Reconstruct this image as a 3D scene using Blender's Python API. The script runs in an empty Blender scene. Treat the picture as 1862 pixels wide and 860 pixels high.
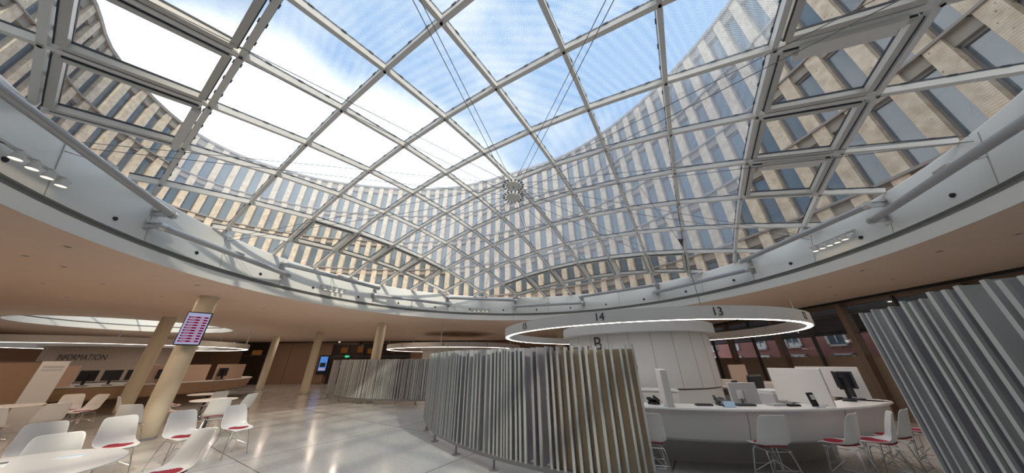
import bpy, math, random
from mathutils import Vector, Matrix
random.seed(7)
PI = math.pi
R = math.radians
C = bpy.context.scene.collection

# ------------------------------------------------------------------ camera, sky, sun, exposure
F_PX, PITCH, ROLL, EYE = 487.44, R(25.0), R(0.448), 1.65
cam_d = bpy.data.cameras.new('camera')
cam_d.sensor_width = 36.0
cam_d.lens = F_PX / 1862.0 * 36.0
cam_d.clip_start = 0.05
cam_d.clip_end = 500
cam = bpy.data.objects.new('camera', cam_d)
C.objects.link(cam)
cam.matrix_world = Matrix.Translation((0, 0, EYE)) @ Matrix.Rotation(PI / 2 + PITCH, 4, 'X') @ Matrix.Rotation(-ROLL, 4, 'Z')
bpy.context.scene.camera = cam
vs = bpy.context.scene.view_settings
vs.view_transform = 'Standard'
vs.look = 'None'
vs.exposure = 0.0
vs.gamma = 1.0
vs.use_curve_mapping = False

SKY_STRENGTH = 1.0
CLOUD_GAIN = 2.6
SUN_STRENGTH = 3.0
DOWN_W = 16.0
SUN_DIR = Vector((0.50, -0.62, 0.68))          # towards the sun

w = bpy.data.worlds.new('sky')
bpy.context.scene.world = w
w.use_nodes = True
nt = w.node_tree
nt.nodes.clear()
def N(tree, kind, **kw):
    n = tree.nodes.new(kind)
    for k, v in kw.items():
        if hasattr(n, k):
            setattr(n, k, v)
    return n
tc = N(nt, 'ShaderNodeTexCoord')
mp = N(nt, 'ShaderNodeMapping')
mp.inputs['Scale'].default_value = (1.0, 1.0, 1.25)
nz = N(nt, 'ShaderNodeTexNoise')
nz.inputs['Scale'].default_value = 3.0
nz.inputs['Detail'].default_value = 6
nz.inputs['Roughness'].default_value = 0.55
nz.inputs['Distortion'].default_value = 0.15
nt.links.new(tc.outputs['Generated'], mp.inputs['Vector'])
nt.links.new(mp.outputs['Vector'], nz.inputs['Vector'])
def dotdir(v):
    d = N(nt, 'ShaderNodeVectorMath', operation='DOT_PRODUCT')
    nt.links.new(tc.outputs['Generated'], d.inputs[0])
    d.inputs[1].default_value = Vector(v).normalized()
    return d.outputs['Value']
def mrange(s, a, b, c, d, tree=nt):
    m = N(tree, 'ShaderNodeMapRange')
    m.inputs['From Min'].default_value = a
    m.inputs['From Max'].default_value = b
    m.inputs['To Min'].default_value = c
    m.inputs['To Max'].default_value = d
    tree.links.new(s, m.inputs['Value'])
    return m.outputs['Result']
def math2(op, a, b, tree=nt):
    m = N(tree, 'ShaderNodeMath', operation=op)
    for i, s in enumerate((a, b)):
        if isinstance(s, (int, float)):
            m.inputs[i].default_value = s
        else:
            tree.links.new(s, m.inputs[i])
    return m.outputs[0]
bank = math2('MAXIMUM', mrange(dotdir((-0.72, 0.62, 0.35)), 0.875, 0.955, 0.0, 0.50), mrange(dotdir((-0.45, 0.85, 0.30)), 0.83, 0.93, 0.0, 0.50))      # the cloud bank over the left wing
behind = mrange(dotdir((0.0, -0.85, 0.5)), 0.15, 0.85, 0.0, 0.35)       # unseen bright clouds added behind the viewer for their light
cl = math2('ADD', math2('ADD', nz.outputs['Fac'], bank), behind)
mask = mrange(cl, 0.47, 0.78, 0.0, 1.0)
glow = math2('ADD', 1.0, math2('MULTIPLY', math2('ADD', bank, behind), CLOUD_GAIN))
ramp = N(nt, 'ShaderNodeMix', data_type='RGBA')
ramp.inputs['A'].default_value = (0.31, 0.53, 0.86, 1)
cw = N(nt, 'ShaderNodeCombineColor')
for ch in range(3):
    nt.links.new(math2('MULTIPLY', glow, (1.06, 1.07, 1.10)[ch]), cw.inputs[ch])
nt.links.new(cw.outputs[0], ramp.inputs['B'])
nt.links.new(mask, ramp.inputs['Factor'])
bg = N(nt, 'ShaderNodeBackground')
bg.inputs['Strength'].default_value = SKY_STRENGTH
nt.links.new(ramp.outputs['Result'], bg.inputs['Color'])
wo = N(nt, 'ShaderNodeOutputWorld')
nt.links.new(bg.outputs[0], wo.inputs['Surface'])

sun_d = bpy.data.lights.new('sun', 'SUN')
sun_d.energy = SUN_STRENGTH
sun_d.angle = R(2.5)
sun_d.color = (1.0, 0.90, 0.74)
sun = bpy.data.objects.new('sun', sun_d)
C.objects.link(sun)
sun.rotation_euler = SUN_DIR.to_track_quat('Z', 'Y').to_euler()

# ------------------------------------------------------------------ materials
def principled(name, col, rough=0.5, metal=0.0, spec=None, noise=None, bump=None, emit=None):
    """noise = (scale, amount), bump = (scale, strength)"""
    m = bpy.data.materials.new(name)
    m.use_nodes = True
    t = m.node_tree
    b = t.nodes['Principled BSDF']
    b.inputs['Base Color'].default_value = (*col, 1)
    b.inputs['Roughness'].default_value = rough
    b.inputs['Metallic'].default_value = metal
    if spec is not None:
        b.inputs['Specular IOR Level'].default_value = spec
    if emit:
        b.inputs['Emission Color'].default_value = (*emit[0], 1)
        b.inputs['Emission Strength'].default_value = emit[1]
    if noise:
        co = N(t, 'ShaderNodeTexCoord')
        n = N(t, 'ShaderNodeTexNoise')
        n.inputs['Scale'].default_value = noise[0]
        n.inputs['Detail'].default_value = 4
        t.links.new(co.outputs['Object'], n.inputs['Vector'])
        mx = N(t, 'ShaderNodeMix', data_type='RGBA')
        a = noise[1]
        mx.inputs['A'].default_value = (*[c * (1 - a) for c in col], 1)
        mx.inputs['B'].default_value = (*[min(1, c * (1 + a)) for c in col], 1)
        t.links.new(n.outputs['Fac'], mx.inputs['Factor'])
        t.links.new(mx.outputs['Result'], b.inputs['Base Color'])
    if bump:
        co = N(t, 'ShaderNodeTexCoord')
        n = N(t, 'ShaderNodeTexNoise')
        n.inputs['Scale'].default_value = bump[0]
        t.links.new(co.outputs['Object'], n.inputs['Vector'])
        bp = N(t, 'ShaderNodeBump')
        bp.inputs['Strength'].default_value = bump[1]
        t.links.new(n.outputs['Fac'], bp.inputs['Height'])
        t.links.new(bp.outputs['Normal'], b.inputs['Normal'])
    return m
def emission(name, col, s):
    m = bpy.data.materials.new(name)
    m.use_nodes = True
    t = m.node_tree
    t.nodes.clear()
    e = N(t, 'ShaderNodeEmission')
    e.inputs['Color'].default_value = (*col, 1)
    e.inputs['Strength'].default_value = s
    o = N(t, 'ShaderNodeOutputMaterial')
    t.links.new(e.outputs[0], o.inputs['Surface'])
    return m
def glass(name, tint, haze, gloss):
    """see-through pane: clear transmission + a printed white frit + a mirror reflection"""
    m = bpy.data.materials.new(name)
    m.use_nodes = True
    t = m.node_tree
    t.nodes.clear()
    tr = N(t, 'ShaderNodeBsdfTransparent')
    tr.inputs['Color'].default_value = (*tint, 1)
    df = N(t, 'ShaderNodeBsdfTranslucent')
    df.inputs['Color'].default_value = (0.80, 0.90, 1.0, 1)
    gl = N(t, 'ShaderNodeBsdfGlossy')
    gl.inputs['Roughness'].default_value = 0.03
    m1 = N(t, 'ShaderNodeMixShader')
    m1.inputs[0].default_value = haze
    if haze > 0.02:
        co = N(t, 'ShaderNodeTexCoord')
        v = N(t, 'ShaderNodeTexVoronoi')
        v.inputs['Scale'].default_value = 42.0
        v.inputs['Randomness'].default_value = 0.0
        t.links.new(co.outputs['Object'], v.inputs['Vector'])
        k = mrange(v.outputs['Distance'], 0.25, 0.5, haze * 1.7, haze * 0.4, t)
        t.links.new(k, m1.inputs[0])
    t.links.new(tr.outputs[0], m1.inputs[1])
    t.links.new(df.outputs[0], m1.inputs[2])
    lw = N(t, 'ShaderNodeLayerWeight')
    lw.inputs['Blend'].default_value = 0.5
    p5 = math2('POWER', lw.outputs['Facing'], 5.0, t)
    fm = math2('MULTIPLY', math2('ADD', math2('MULTIPLY', p5, 0.9, t), 0.035, t), gloss, t)
    m2 = N(t, 'ShaderNodeMixShader')
    t.links.new(fm, m2.inputs[0])
    t.links.new(m1.outputs[0], m2.inputs[1])
    t.links.new(gl.outputs[0], m2.inputs[2])
    o = N(t, 'ShaderNodeOutputMaterial')
    t.links.new(m2.outputs[0], o.inputs['Surface'])
    return m
def floor_material():
    m = bpy.data.materials.new('terrazzo')
    m.use_nodes = True
    t = m.node_tree
    b = t.nodes['Principled BSDF']
    b.inputs['Roughness'].default_value = 0.16
    b.inputs['Specular IOR Level'].default_value = 0.6
    co = N(t, 'ShaderNodeTexCoord')
    mpn = N(t, 'ShaderNodeMapping')
    mpn.inputs['Rotation'].default_value = (0, 0, R(33.2))
    mpn.inputs['Location'].default_value = (0.9, 0.96, 0)
    t.links.new(co.outputs['Object'], mpn.inputs['Vector'])
    br = N(t, 'ShaderNodeTexBrick')
    br.offset = 0.0
    br.inputs['Scale'].default_value = 1.0
    br.inputs['Brick Width'].default_value = 3.4
    br.inputs['Row Height'].default_value = 3.4
    br.inputs['Mortar Size'].default_value = 0.012
    br.inputs['Mortar Smooth'].default_value = 0.2
    br.inputs['Color1'].default_value = (0.60, 0.595, 0.57, 1)
    br.inputs['Color2'].default_value = (0.56, 0.56, 0.545, 1)
    br.inputs['Mortar'].default_value = (0.20, 0.19, 0.18, 1)
    t.links.new(mpn.outputs[0], br.inputs['Vector'])
    v = N(t, 'ShaderNodeTexVoronoi')
    v.inputs['Scale'].default_value = 55
    t.links.new(co.outputs['Object'], v.inputs['Vector'])
    mx = N(t, 'ShaderNodeMix', data_type='RGBA', blend_type='MULTIPLY')
    mx.inputs['Factor'].default_value = 0.22
    t.links.new(br.outputs['Color'], mx.inputs['A'])
    t.links.new(v.outputs['Color'], mx.inputs['B'])
    t.links.new(mx.outputs['Result'], b.inputs['Base Color'])
    n = N(t, 'ShaderNodeTexNoise')
    n.inputs['Scale'].default_value = 1.3
    t.links.new(co.outputs['Object'], n.inputs['Vector'])
    t.links.new(mrange(n.outputs['Fac'], 0.3, 0.7, 0.12, 0.22, t), b.inputs['Roughness'])
    return m
def timber_material():
    m = bpy.data.materials.new('larch_boards')
    m.use_nodes = True
    t = m.node_tree
    b = t.nodes['Principled BSDF']
    b.inputs['Roughness'].default_value = 0.75
    co = N(t, 'ShaderNodeTexCoord')
    wv = N(t, 'ShaderNodeTexWave', wave_type='BANDS', bands_direction='Z')
    wv.inputs['Scale'].default_value = 3.6
    t.links.new(co.outputs['Object'], wv.inputs['Vector'])
    n = N(t, 'ShaderNodeTexNoise')
    n.inputs['Scale'].default_value = 3.0
    n.inputs['Detail'].default_value = 6
    t.links.new(co.outputs['Object'], n.inputs['Vector'])
    mx = N(t, 'ShaderNodeMix', data_type='RGBA')
    mx.inputs['A'].default_value = (0.50, 0.415, 0.31, 1)
    mx.inputs['B'].default_value = (0.74, 0.66, 0.54, 1)
    t.links.new(mrange(n.outputs['Fac'], 0.3, 0.7, 0, 1, t), mx.inputs['Factor'])
    m2 = N(t, 'ShaderNodeMix', data_type='RGBA', blend_type='MULTIPLY')
    m2.inputs['Factor'].default_value = 0.55
    t.links.new(mx.outputs['Result'], m2.inputs['A'])
    t.links.new(mrange(wv.outputs['Fac'], 0.0, 0.25, 0.55, 1.0, t), m2.inputs['B'])
    kn = N(t, 'ShaderNodeTexVoronoi')
    kn.inputs['Scale'].default_value = 3.4
    t.links.new(co.outputs['Object'], kn.inputs['Vector'])
    m3 = N(t, 'ShaderNodeMix', data_type='RGBA')
    m3.inputs['A'].default_value = (0.20, 0.12, 0.07, 1)
    t.links.new(mrange(kn.outputs['Distance'], 0.06, 0.12, 0, 1, t), m3.inputs['Factor'])
    t.links.new(m2.outputs['Result'], m3.inputs['B'])
    t.links.new(m3.outputs['Result'], b.inputs['Base Color'])
    return m
def brick_material():
    m = bpy.data.materials.new('red_brick')
    m.use_nodes = True
    t = m.node_tree
    b = t.nodes['Principled BSDF']
    b.inputs['Roughness'].default_value = 0.9
    co = N(t, 'ShaderNodeTexCoord')
    mpn = N(t, 'ShaderNodeMapping')
    mpn.inputs['Rotation'].default_value = (R(90), 0, R(90))
    t.links.new(co.outputs['Object'], mpn.inputs['Vector'])
    br = N(t, 'ShaderNodeTexBrick')
    br.inputs['Scale'].default_value = 2.5
    br.inputs['Color1'].default_value = (0.50, 0.075, 0.07, 1)
    br.inputs['Color2'].default_value = (0.38, 0.055, 0.05, 1)
    br.inputs['Mortar'].default_value = (0.36, 0.16, 0.14, 1)
    t.links.new(mpn.outputs[0], br.inputs['Vector'])
    t.links.new(br.outputs['Color'], b.inputs['Base Color'])
    return m

M = {}
M['floor'] = floor_material()
M['ceiling'] = principled('warm_light_tinted_ceiling', (0.78, 0.61, 0.49), 0.85, noise=(0.8, 0.05))  # warm light on a likely white ceiling is put into this colour
M['curb'] = principled('grey_white_curb_panel', (0.66, 0.66, 0.63), 0.45, noise=(0.7, 0.04))
M['curb_band'] = principled('curb_band_white', (0.76, 0.75, 0.71), 0.4)
M['groove'] = principled('curb_groove', (0.33, 0.33, 0.31), 0.6)
M['rib'] = principled('white_painted_steel', (0.82, 0.80, 0.76), 0.4, noise=(3, 0.03))
M['gasket'] = principled('black_gasket', (0.03, 0.04, 0.06), 0.6)
M['frame_grey'] = principled('grey_aluminium_frame', (0.62, 0.60, 0.56), 0.4)
M['tube'] = principled('grey_steel_tube', (0.42, 0.43, 0.45), 0.35, metal=0.3)
M['steel'] = principled('stainless_steel', (0.6, 0.6, 0.6), 0.3, metal=0.9)
M['cable'] = principled('dark_steel_cable', (0.22, 0.22, 0.24), 0.4, metal=0.6)
M['frit'] = glass('fritted_glass', (0.94, 0.965, 0.985), 0.16, 0.55)
M['clear'] = glass('clear_glass', (0.97, 0.985, 0.985), 0.004, 0.8)
M['timber'] = timber_material()
M['fac_core'] = principled('dark_facade_core', (0.12, 0.12, 0.13), 0.8)
M['fac_frame'] = principled('dark_window_frame', (0.19, 0.18, 0.185), 0.6)
M['fac_glass'] = principled('blue_grey_window_glass', (0.13, 0.175, 0.215), 0.06, spec=0.9, noise=(0.35, 0.35))
M['fac_spandrel'] = principled('grey_beige_spandrel', (0.30, 0.275, 0.24), 0.7)
M['fac_ledge'] = principled('grey_floor_ledge', (0.27, 0.25, 0.24), 0.6)
M['white'] = principled('white_lacquer', (0.64, 0.625, 0.605), 0.55, noise=(0.5, 0.02))
M['white_solid'] = principled('white_solid_surface', (0.69, 0.665, 0.635), 0.35)
M['shell'] = principled('white_moulded_plastic', (0.72, 0.705, 0.68), 0.35)
M['red'] = principled('crimson_felt', (0.30, 0.012, 0.03), 0.9, noise=(60, 0.2))
M['chrome'] = principled('chrome_wire', (0.62, 0.62, 0.62), 0.22, metal=1.0)
M['black'] = principled('black_plastic', (0.012, 0.012, 0.015), 0.45)
M['dark'] = principled('dark_grey_plastic', (0.05, 0.05, 0.055), 0.5)
M['ink'] = principled('dark_lettering', (0.04, 0.04, 0.045), 0.6)
M['fin_light'] = principled('light_grey_fin_edge', (0.52, 0.54, 0.51), 0.35)
M['fin_edge'] = principled('mid_grey_fin_edge', (0.44, 0.44, 0.43), 0.35)
M['fin_grey'] = principled('grey_fin_face', (0.40, 0.40, 0.41), 0.4, noise=(1.5, 0.06))
M['fin_mauve'] = principled('mauve_grey_fin_face', (0.30, 0.285, 0.31), 0.4, noise=(1.5, 0.06))
M['fin_pale'] = principled('pale_fin_face', (0.50, 0.51, 0.495), 0.4, noise=(1.5, 0.05))
M['rail'] = principled('grey_steel_rail', (0.30, 0.30, 0.31), 0.4, metal=0.4)
M['gold'] = principled('golden_brushed_panel', (0.55, 0.49, 0.38), 0.38, metal=0.25, noise=(1.2, 0.25))
def translucent_panel(m_):
    t = m_.node_tree
    b = t.nodes['Principled BSDF']; o = [n for n in t.nodes if n.type == 'OUTPUT_MATERIAL'][0]
    tl = N(t, 'ShaderNodeBsdfTranslucent'); tl.inputs['Color'].default_value = (0.66, 0.58, 0.43, 1)
    mx = N(t, 'ShaderNodeMixShader'); mx.inputs[0].default_value = 0.5
    t.links.new(b.outputs[0], mx.inputs[1]); t.links.new(tl.outputs[0], mx.inputs[2]); t.links.new(mx.outputs[0], o.inputs['Surface'])
translucent_panel(M['gold'])
M['lamp'] = emission('warm_white_light_strip', (1.0, 0.86, 0.76), 13.0)
M['spot'] = emission('warm_spot_lens', (1.0, 0.80, 0.55), 2.5)
M['wood_wall'] = principled('brown_wood_panelling', (0.34, 0.215, 0.145), 0.5, noise=(0.6, 0.08))
M['brown_dark'] = principled('dark_brown_glazing', (0.045, 0.03, 0.022), 0.12)
M['mullion'] = principled('bronze_mullion', (0.15, 0.108, 0.085), 0.45)
M['blind'] = principled('brown_parapet_panel', (0.19, 0.145, 0.108), 0.6, noise=(2, 0.05))
M['cream'] = principled('cream_column_paint', (0.62, 0.54, 0.40), 0.45)
M['info_wall'] = principled('taupe_wall', (0.36, 0.30, 0.245), 0.55)
M['peach'] = principled('peach_partition', (0.60, 0.44, 0.34), 0.5)
M['brown_board'] = principled('brown_board', (0.40, 0.26, 0.165), 0.5, noise=(0.8, 0.06))
M['brick'] = brick_material()
M['yellow'] = principled('mustard_yellow', (0.45, 0.30, 0.04), 0.5)
M['screen_blue'] = emission('blue_picture_screen', (0.10, 0.28, 0.75), 0.8)
M['screen_lav'] = emission('lavender_screen', (0.46, 0.47, 0.72), 0.75)
M['screen_red'] = emission('dark_red_row', (0.24, 0.0, 0.02), 0.7)
M['screen_line'] = emission('pale_row_text', (0.62, 0.42, 0.54), 0.7)
M['screen_off'] = principled('dark_screen', (0.02, 0.022, 0.03), 0.15)
M['green_sign'] = emission('green_sign', (0.05, 0.55, 0.25), 1.2)
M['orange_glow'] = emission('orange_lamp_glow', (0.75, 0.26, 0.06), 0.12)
M['paper'] = principled('printed_paper', (0.80, 0.82, 0.84), 0.5, noise=(30, 0.1))
M['light_blue'] = principled('light_blue_card', (0.45, 0.62, 0.78), 0.5)
M['grey_plastic'] = principled('grey_plastic', (0.45, 0.44, 0.44), 0.4)

# ------------------------------------------------------------------ mesh helpers
class MB:
    """collects shapes and links them as ONE mesh object"""
    def __init__(s):
        s.v, s.f, s.m, s.sm = [], [], [], []
    def face(s, idx, mi=0, sm=False):
        s.f.append(idx); s.m.append(mi); s.sm.append(sm)
    def hexa(s, p, mi=0):
        """p: 8 points, bottom four then top four"""
        b = len(s.v); s.v += [tuple(q) for q in p]
        for q in ((3, 2, 1, 0), (4, 5, 6, 7), (0, 1, 5, 4), (1, 2, 6, 5), (2, 3, 7, 6), (3, 0, 4, 7)):
            s.face([b + i for i in q], mi)
    def box(s, c, size, rz=0.0, mi=0, tilt=None):
        hx, hy, hz = [k / 2 for k in size]
        m = Matrix.Rotation(rz, 3, 'Z')
        if tilt:
            m = m @ Matrix.Rotation(tilt[1], 3, tilt[0])
        c = Vector(c)
        s.hexa([c + m @ Vector(q) for q in ((-hx, -hy, -hz), (hx, -hy, -hz), (hx, hy, -hz), (-hx, hy, -hz),
                                            (-hx, -hy, hz), (hx, -hy, hz), (hx, hy, hz), (-hx, hy, hz))], mi)
    def bar(s, a, b, wd, h, mi=0, up=(0, 0, 1), off=0.0):
        a, b, up = Vector(a), Vector(b), Vector(up)
        d = (b - a).normalized()
        x = d.cross(up).normalized()
        u = x.cross(d).normalized()
        x = x * wd / 2
        lo, hi = u * (off - h / 2), u * (off + h / 2)
        s.hexa([a - x + lo, a + x + lo, b + x + lo, b - x + lo, a - x + hi, a + x + hi, b + x + hi, b - x + hi], mi)
    def tube(s, pts, r, n=8, mi=0, caps=True):
        pts = [Vector(p) for p in pts]
        rr = r if isinstance(r, (list, tuple)) else [r] * len(pts)
        base = len(s.v)
        prev = None
        for i, p in enumerate(pts):
            d = (pts[min(i + 1, len(pts) - 1)] - pts[max(i - 1, 0)]).normalized()
            if prev is None:
                a = Vector((0, 0, 1)) if abs(d.z) < 0.9 else Vector((1, 0, 0))
                x = d.cross(a).normalized()
            else:
                x = (prev - d * prev.dot(d)).normalized()
            prev = x
            y = d.cross(x)
            for k in range(n):
                t = 2 * PI * k / n
                s.v.append(tuple(p + (x * math.cos(t) + y * math.sin(t)) * rr[i]))
        for i in range(len(pts) - 1):
            for k in range(n):
                a = base + i * n + k; b = base + i * n + (k + 1) % n
                s.face([a, b, b + n, a + n], mi, True)
        if caps:
            s.face([base + k for k in range(n)][::-1], mi)
            s.face([base + (len(pts) - 1) * n + k for k in range(n)], mi)
    def lathe(s, prof, c=(0, 0, 0), n=64, a0=0.0, a1=2 * PI, mi=0, closed=False, mis=None, smooth=True, caps=True):
        """profile (r, z) swept about the vertical through c; closed: profile is a loop"""
        full = abs(a1 - a0) > 2 * PI - 1e-4
        cols = n if full else n + 1
        base = len(s.v); k = len(prof)
        for i in range(cols):
            a = a0 + (a1 - a0) * i / n
            for (r, z) in prof:
                s.v.append((c[0] + r * math.cos(a), c[1] + r * math.sin(a), c[2] + z))
        for i in range(n):
            j = (i + 1) % cols
            for q in range(k if closed else k - 1):
                q2 = (q + 1) % k
                s.face([base + i * k + q, base + j * k + q, base + j * k + q2, base + i * k + q2], mis[q] if mis else mi, smooth)
        if closed and not full and caps:
            s.face([base + q for q in range(k)], mi)
            s.face([base + n * k + q for q in range(k)][::-1], mi)
    def prism(s, poly, z0, z1, mi=0):
        n = len(poly); b = len(s.v)
        s.v += [(x, y, z0) for x, y in poly] + [(x, y, z1) for x, y in poly]
        s.face([b + i for i in range(n)][::-1], mi); s.face([b + n + i for i in range(n)], mi)
        for i in range(n):
            j = (i + 1) % n
            s.face([b + i, b + j, b + n + j, b + n + i], mi)
    def build(s, name, mats, parent=None, loc=None, rz=0.0, flip=False):
        me = bpy.data.meshes.new(name)
        me.from_pydata(s.v, [], s.f)
        if not isinstance(mats, (list, tuple)):
            mats = [mats]
        for m in mats:
            me.materials.append(m)
        me.polygons.foreach_set('material_index', s.m)
        me.polygons.foreach_set('use_smooth', s.sm)
        me.update()
        if any(s.sm):
            me.set_sharp_from_angle(angle=R(32))
        o = bpy.data.objects.new(name, me)
        C.objects.link(o)
        if parent:
            o.parent = parent
        if loc is not None:
            o.location = loc
            o.rotation_euler = (0, 0, rz)
        return o
def tag(o, label=None, cat=None, group=None, kind=None):
    for k, v in (('label', label), ('category', cat), ('group', group), ('kind', kind)):
        if v:
            o[k] = v
    return o
def empty(name, loc=(0, 0, 0), rz=0.0, label=None, cat=None, group=None, kind=None):
    o = bpy.data.objects.new(name, None)
    o.empty_display_size = 0.2
    C.objects.link(o)
    o.location = loc
    o.rotation_euler = (0, 0, rz)
    return tag(o, label, cat, group, kind)
def copy_tree(o, parent=None):
    c = o.copy()
    C.objects.link(c)
    c.parent = parent
    for ch in list(o.children):
        copy_tree(ch, c)
    return c
def soften(o, wd=0.01, seg=2):
    b = o.modifiers.new('bevel', 'BEVEL')
    b.width = wd; b.segments = seg; b.limit_method = 'ANGLE'
    return o
def text(body, size, m, parent, loc, rot, name='lettering', ext=0.004):
    cu = bpy.data.curves.new(name, 'FONT')
    cu.body = body; cu.size = size; cu.extrude = ext
    cu.align_x = 'CENTER'; cu.align_y = 'CENTER'
    cu.materials.append(m)
    o = bpy.data.objects.new(name, cu)
    C.objects.link(o)
    dg = bpy.context.evaluated_depsgraph_get()
    me = bpy.data.meshes.new_from_object(o.evaluated_get(dg))
    bpy.data.objects.remove(o)
    bpy.data.curves.remove(cu)
    me.name = name
    o = bpy.data.objects.new(name, me)
    C.objects.link(o)
    o.parent = parent
    o.location = loc
    o.rotation_euler = rot
    return o
def curved_text(body, height, width, m, parent, r, a_mid, z, name='lettering'):
    o = text(body, 1.0, m, parent, (0, 0, 0), (0, 0, 0), name, 0.0)
    me = o.data
    xs = [v.co.x for v in me.vertices]; ys = [v.co.y for v in me.vertices]
    w_, h_ = max(xs) - min(xs), max(ys) - min(ys)
    cx, cy = (max(xs) + min(xs)) / 2, (max(ys) + min(ys)) / 2
    for v in me.vertices:
        a = a_mid + (v.co.x - cx) * width / w_ / r
        v.co = (r * math.cos(a), r * math.sin(a), z + (v.co.y - cy) * height / h_)
    me.update()
    so = o.modifiers.new('thickness', 'SOLIDIFY'); so.thickness = 0.006; so.offset = 0
    return o
def seen_area(pts):
    """how large a quad shows in the photograph's frame, to pick the hundred largest of a kind"""
    q = []
    for X, Y, Z in pts:
        Z -= EYE
        d = Y * math.cos(PITCH) + Z * math.sin(PITCH)
        if d < 0.2:
            return 0.0
        q.append((931 + F_PX * X / d, 430 - F_PX * (-Y * math.sin(PITCH) + Z * math.cos(PITCH)) / d))
    cx = sum(p[0] for p in q) / len(q); cy = sum(p[1] for p in q) / len(q)
    if not (0 < cx < 1862 and 0 < cy < 560):
        return 0.0
    return abs(sum(q[i][0] * q[(i + 1) % len(q)][1] - q[(i + 1) % len(q)][0] * q[i][1] for i in range(len(q)))) / 2

# ------------------------------------------------------------------ the dome's own geometry
S = 1.245
TH, PH, SB = -0.56707, 1.02593, 1.03176
A_ = Vector((math.cos(TH), math.sin(TH))) * S
B_ = Vector((math.cos(PH), math.sin(PH))) * S * SB
O_ = Vector((0.0198, 4.8210)) * S
DCX, DCY, DZ0, K1, K2, K4 = -0.0903 * S, 4.4181 * S, EYE + 3.6176 * S, 0.03869 / S, 0.03471 / S, -0.0001383 / S ** 3
RC = Vector((0.08, 6.16))                    # centre of the round opening
R_RIM, R_GLASS, Z_CEIL = 7.17, 7.45, 3.45
def dome_z(x, y):
    dx, dy = x - DCX, y - DCY
    return DZ0 - K1 * dx * dx - K2 * dy * dy - K4 * (dx * dx + dy * dy) ** 2
def lat(i, j):
    return O_ + A_ * i + B_ * j
def node(i, j):
    p = lat(i, j)
    return Vector((p.x, p.y, dome_z(p.x, p.y)))

# ------------------------------------------------------------------ the setting
m = MB()
m.box((-3, 10, -0.1), (64, 44, 0.2))
tag(m.build('floor', M['floor']), 'pale grey polished terrazzo floor with dark joints', 'floor', kind='structure')

def slab_with_holes(outer, holes, z0, z1, mat_lo):
    from mathutils.geometry import delaunay_2d_cdt
    vs_, es, = [], []
    def loop(pts):
        b = len(vs_)
        vs_.extend([Vector(p) for p in pts])
        es.extend([(b + i, b + (i + 1) % len(pts)) for i in range(len(pts))])
    loop(outer)
    for (cx, cy, r) in holes:
        loop([(cx + r * math.cos(2 * PI * k / 112), cy + r * math.sin(2 * PI * k / 112)) for k in range(112)])
    ov, oe, of, _, _, _ = delaunay_2d_cdt(vs_, es, [], 1, 1e-5)
    mb = MB()
    b = len(ov)
    mb.v = [(p.x, p.y, z0) for p in ov] + [(p.x, p.y, z1) for p in ov]
    edges = {}
    for f in of:
        c = sum((ov[i] for i in f), Vector((0, 0))) / len(f)
        if any((c - Vector((cx, cy))).length < r * 0.9996 for cx, cy, r in holes if r):
            continue
        f = list(f)
        mb.face(f[::-1]); mb.face([i + b for i in f])
        for q in range(len(f)):
            e = (f[q], f[(q + 1) % len(f)])
            if (e[1], e[0]) in edges:
                del edges[(e[1], e[0])]
            else:
                edges[e] = 1
    for (p, q) in edges:
        mb.face([p, q, q + b, p + b])
    return mb
HOLE2 = (-19.3, 14.4, 3.55)
mb = slab_with_holes([(-32, -10), (11.45, -10), (11.45, 27), (-32, 27)], [(RC.x, RC.y, R_RIM + 0.012), (HOLE2[0], HOLE2[1], HOLE2[2] + 0.004)], Z_CEIL, Z_CEIL + 0.035, None)
tag(mb.build('ceiling', M['ceiling']), 'flat plaster ceiling with warm light put into its colour, around the round skylight', 'ceiling', kind='structure')

# curb of the big skylight: white lower band, groove, tall grey upper face rising to the glass
m = MB()
n = 112
prof = []
for i in range(n):
    a = 2 * PI * i / n
    zt = dome_z(RC.x + R_GLASS * math.cos(a), RC.y + R_GLASS * math.sin(a)) - 0.03
    prof.append([(7.17, 3.44), (7.185, 3.66), (7.27, 3.68), (7.27, 3.745), (7.205, 3.765), (7.43, zt - 0.03), (7.45, zt), (7.75, zt), (7.75, 3.78), (7.40, 3.78), (7.40, 3.50)])
k = len(prof[0])
for i in range(n):
    a = 2 * PI * i / n
    for r, z in prof[i]:
        m.v.append((RC.x + r * math.cos(a), RC.y + r * math.sin(a), z))
mis = [1, 2, 2, 2, 0, 1, 0, 0, 0, 0, 0]
for i in range(n):
    j = (i + 1) % n
    for q in range(k):
        q2 = (q + 1) % k
        m.face([i * k + q, j * k + q, j * k + q2, i * k + q2], mis[q], q in (0, 4))
curb = m.build('trim_1', [M['curb'], M['curb_band'], M['groove']])
tag(curb, 'grey white curb ring below the big glass dome', 'skylight curb', kind='structure')
ANG = [R(89.6 + 360 / 14 * q) for q in range(14)]
m = MB()
for a in ANG:                                # panel joints of the curb
    for da in (0.0, PI / 14):
        c, s_ = math.cos(a + da), math.sin(a + da)
        zt = dome_z(RC.x + R_GLASS * c, RC.y + R_GLASS * s_) - 0.1
        m.bar((RC.x + 7.207 * c, RC.y + 7.207 * s_, 3.77), (RC.x + 7.42 * c, RC.y + 7.42 * s_, zt), 0.012, 0.012, up=(c, s_, 0))
m.build('panel_joint', M['groove'], curb)
m = MB()
for q in range(28):                          # small round air holes in the curb
    a = ANG[0] + PI / 14 * (q + 0.36)
    c, s_ = math.cos(a), math.sin(a)
    m.tube([(RC.x + 7.255 * c, RC.y + 7.255 * s_, 3.93), (RC.x + 7.225 * c, RC.y + 7.225 * s_, 3.93)], 0.035, 14)
m.build('air_hole', M['black'], curb)

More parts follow.
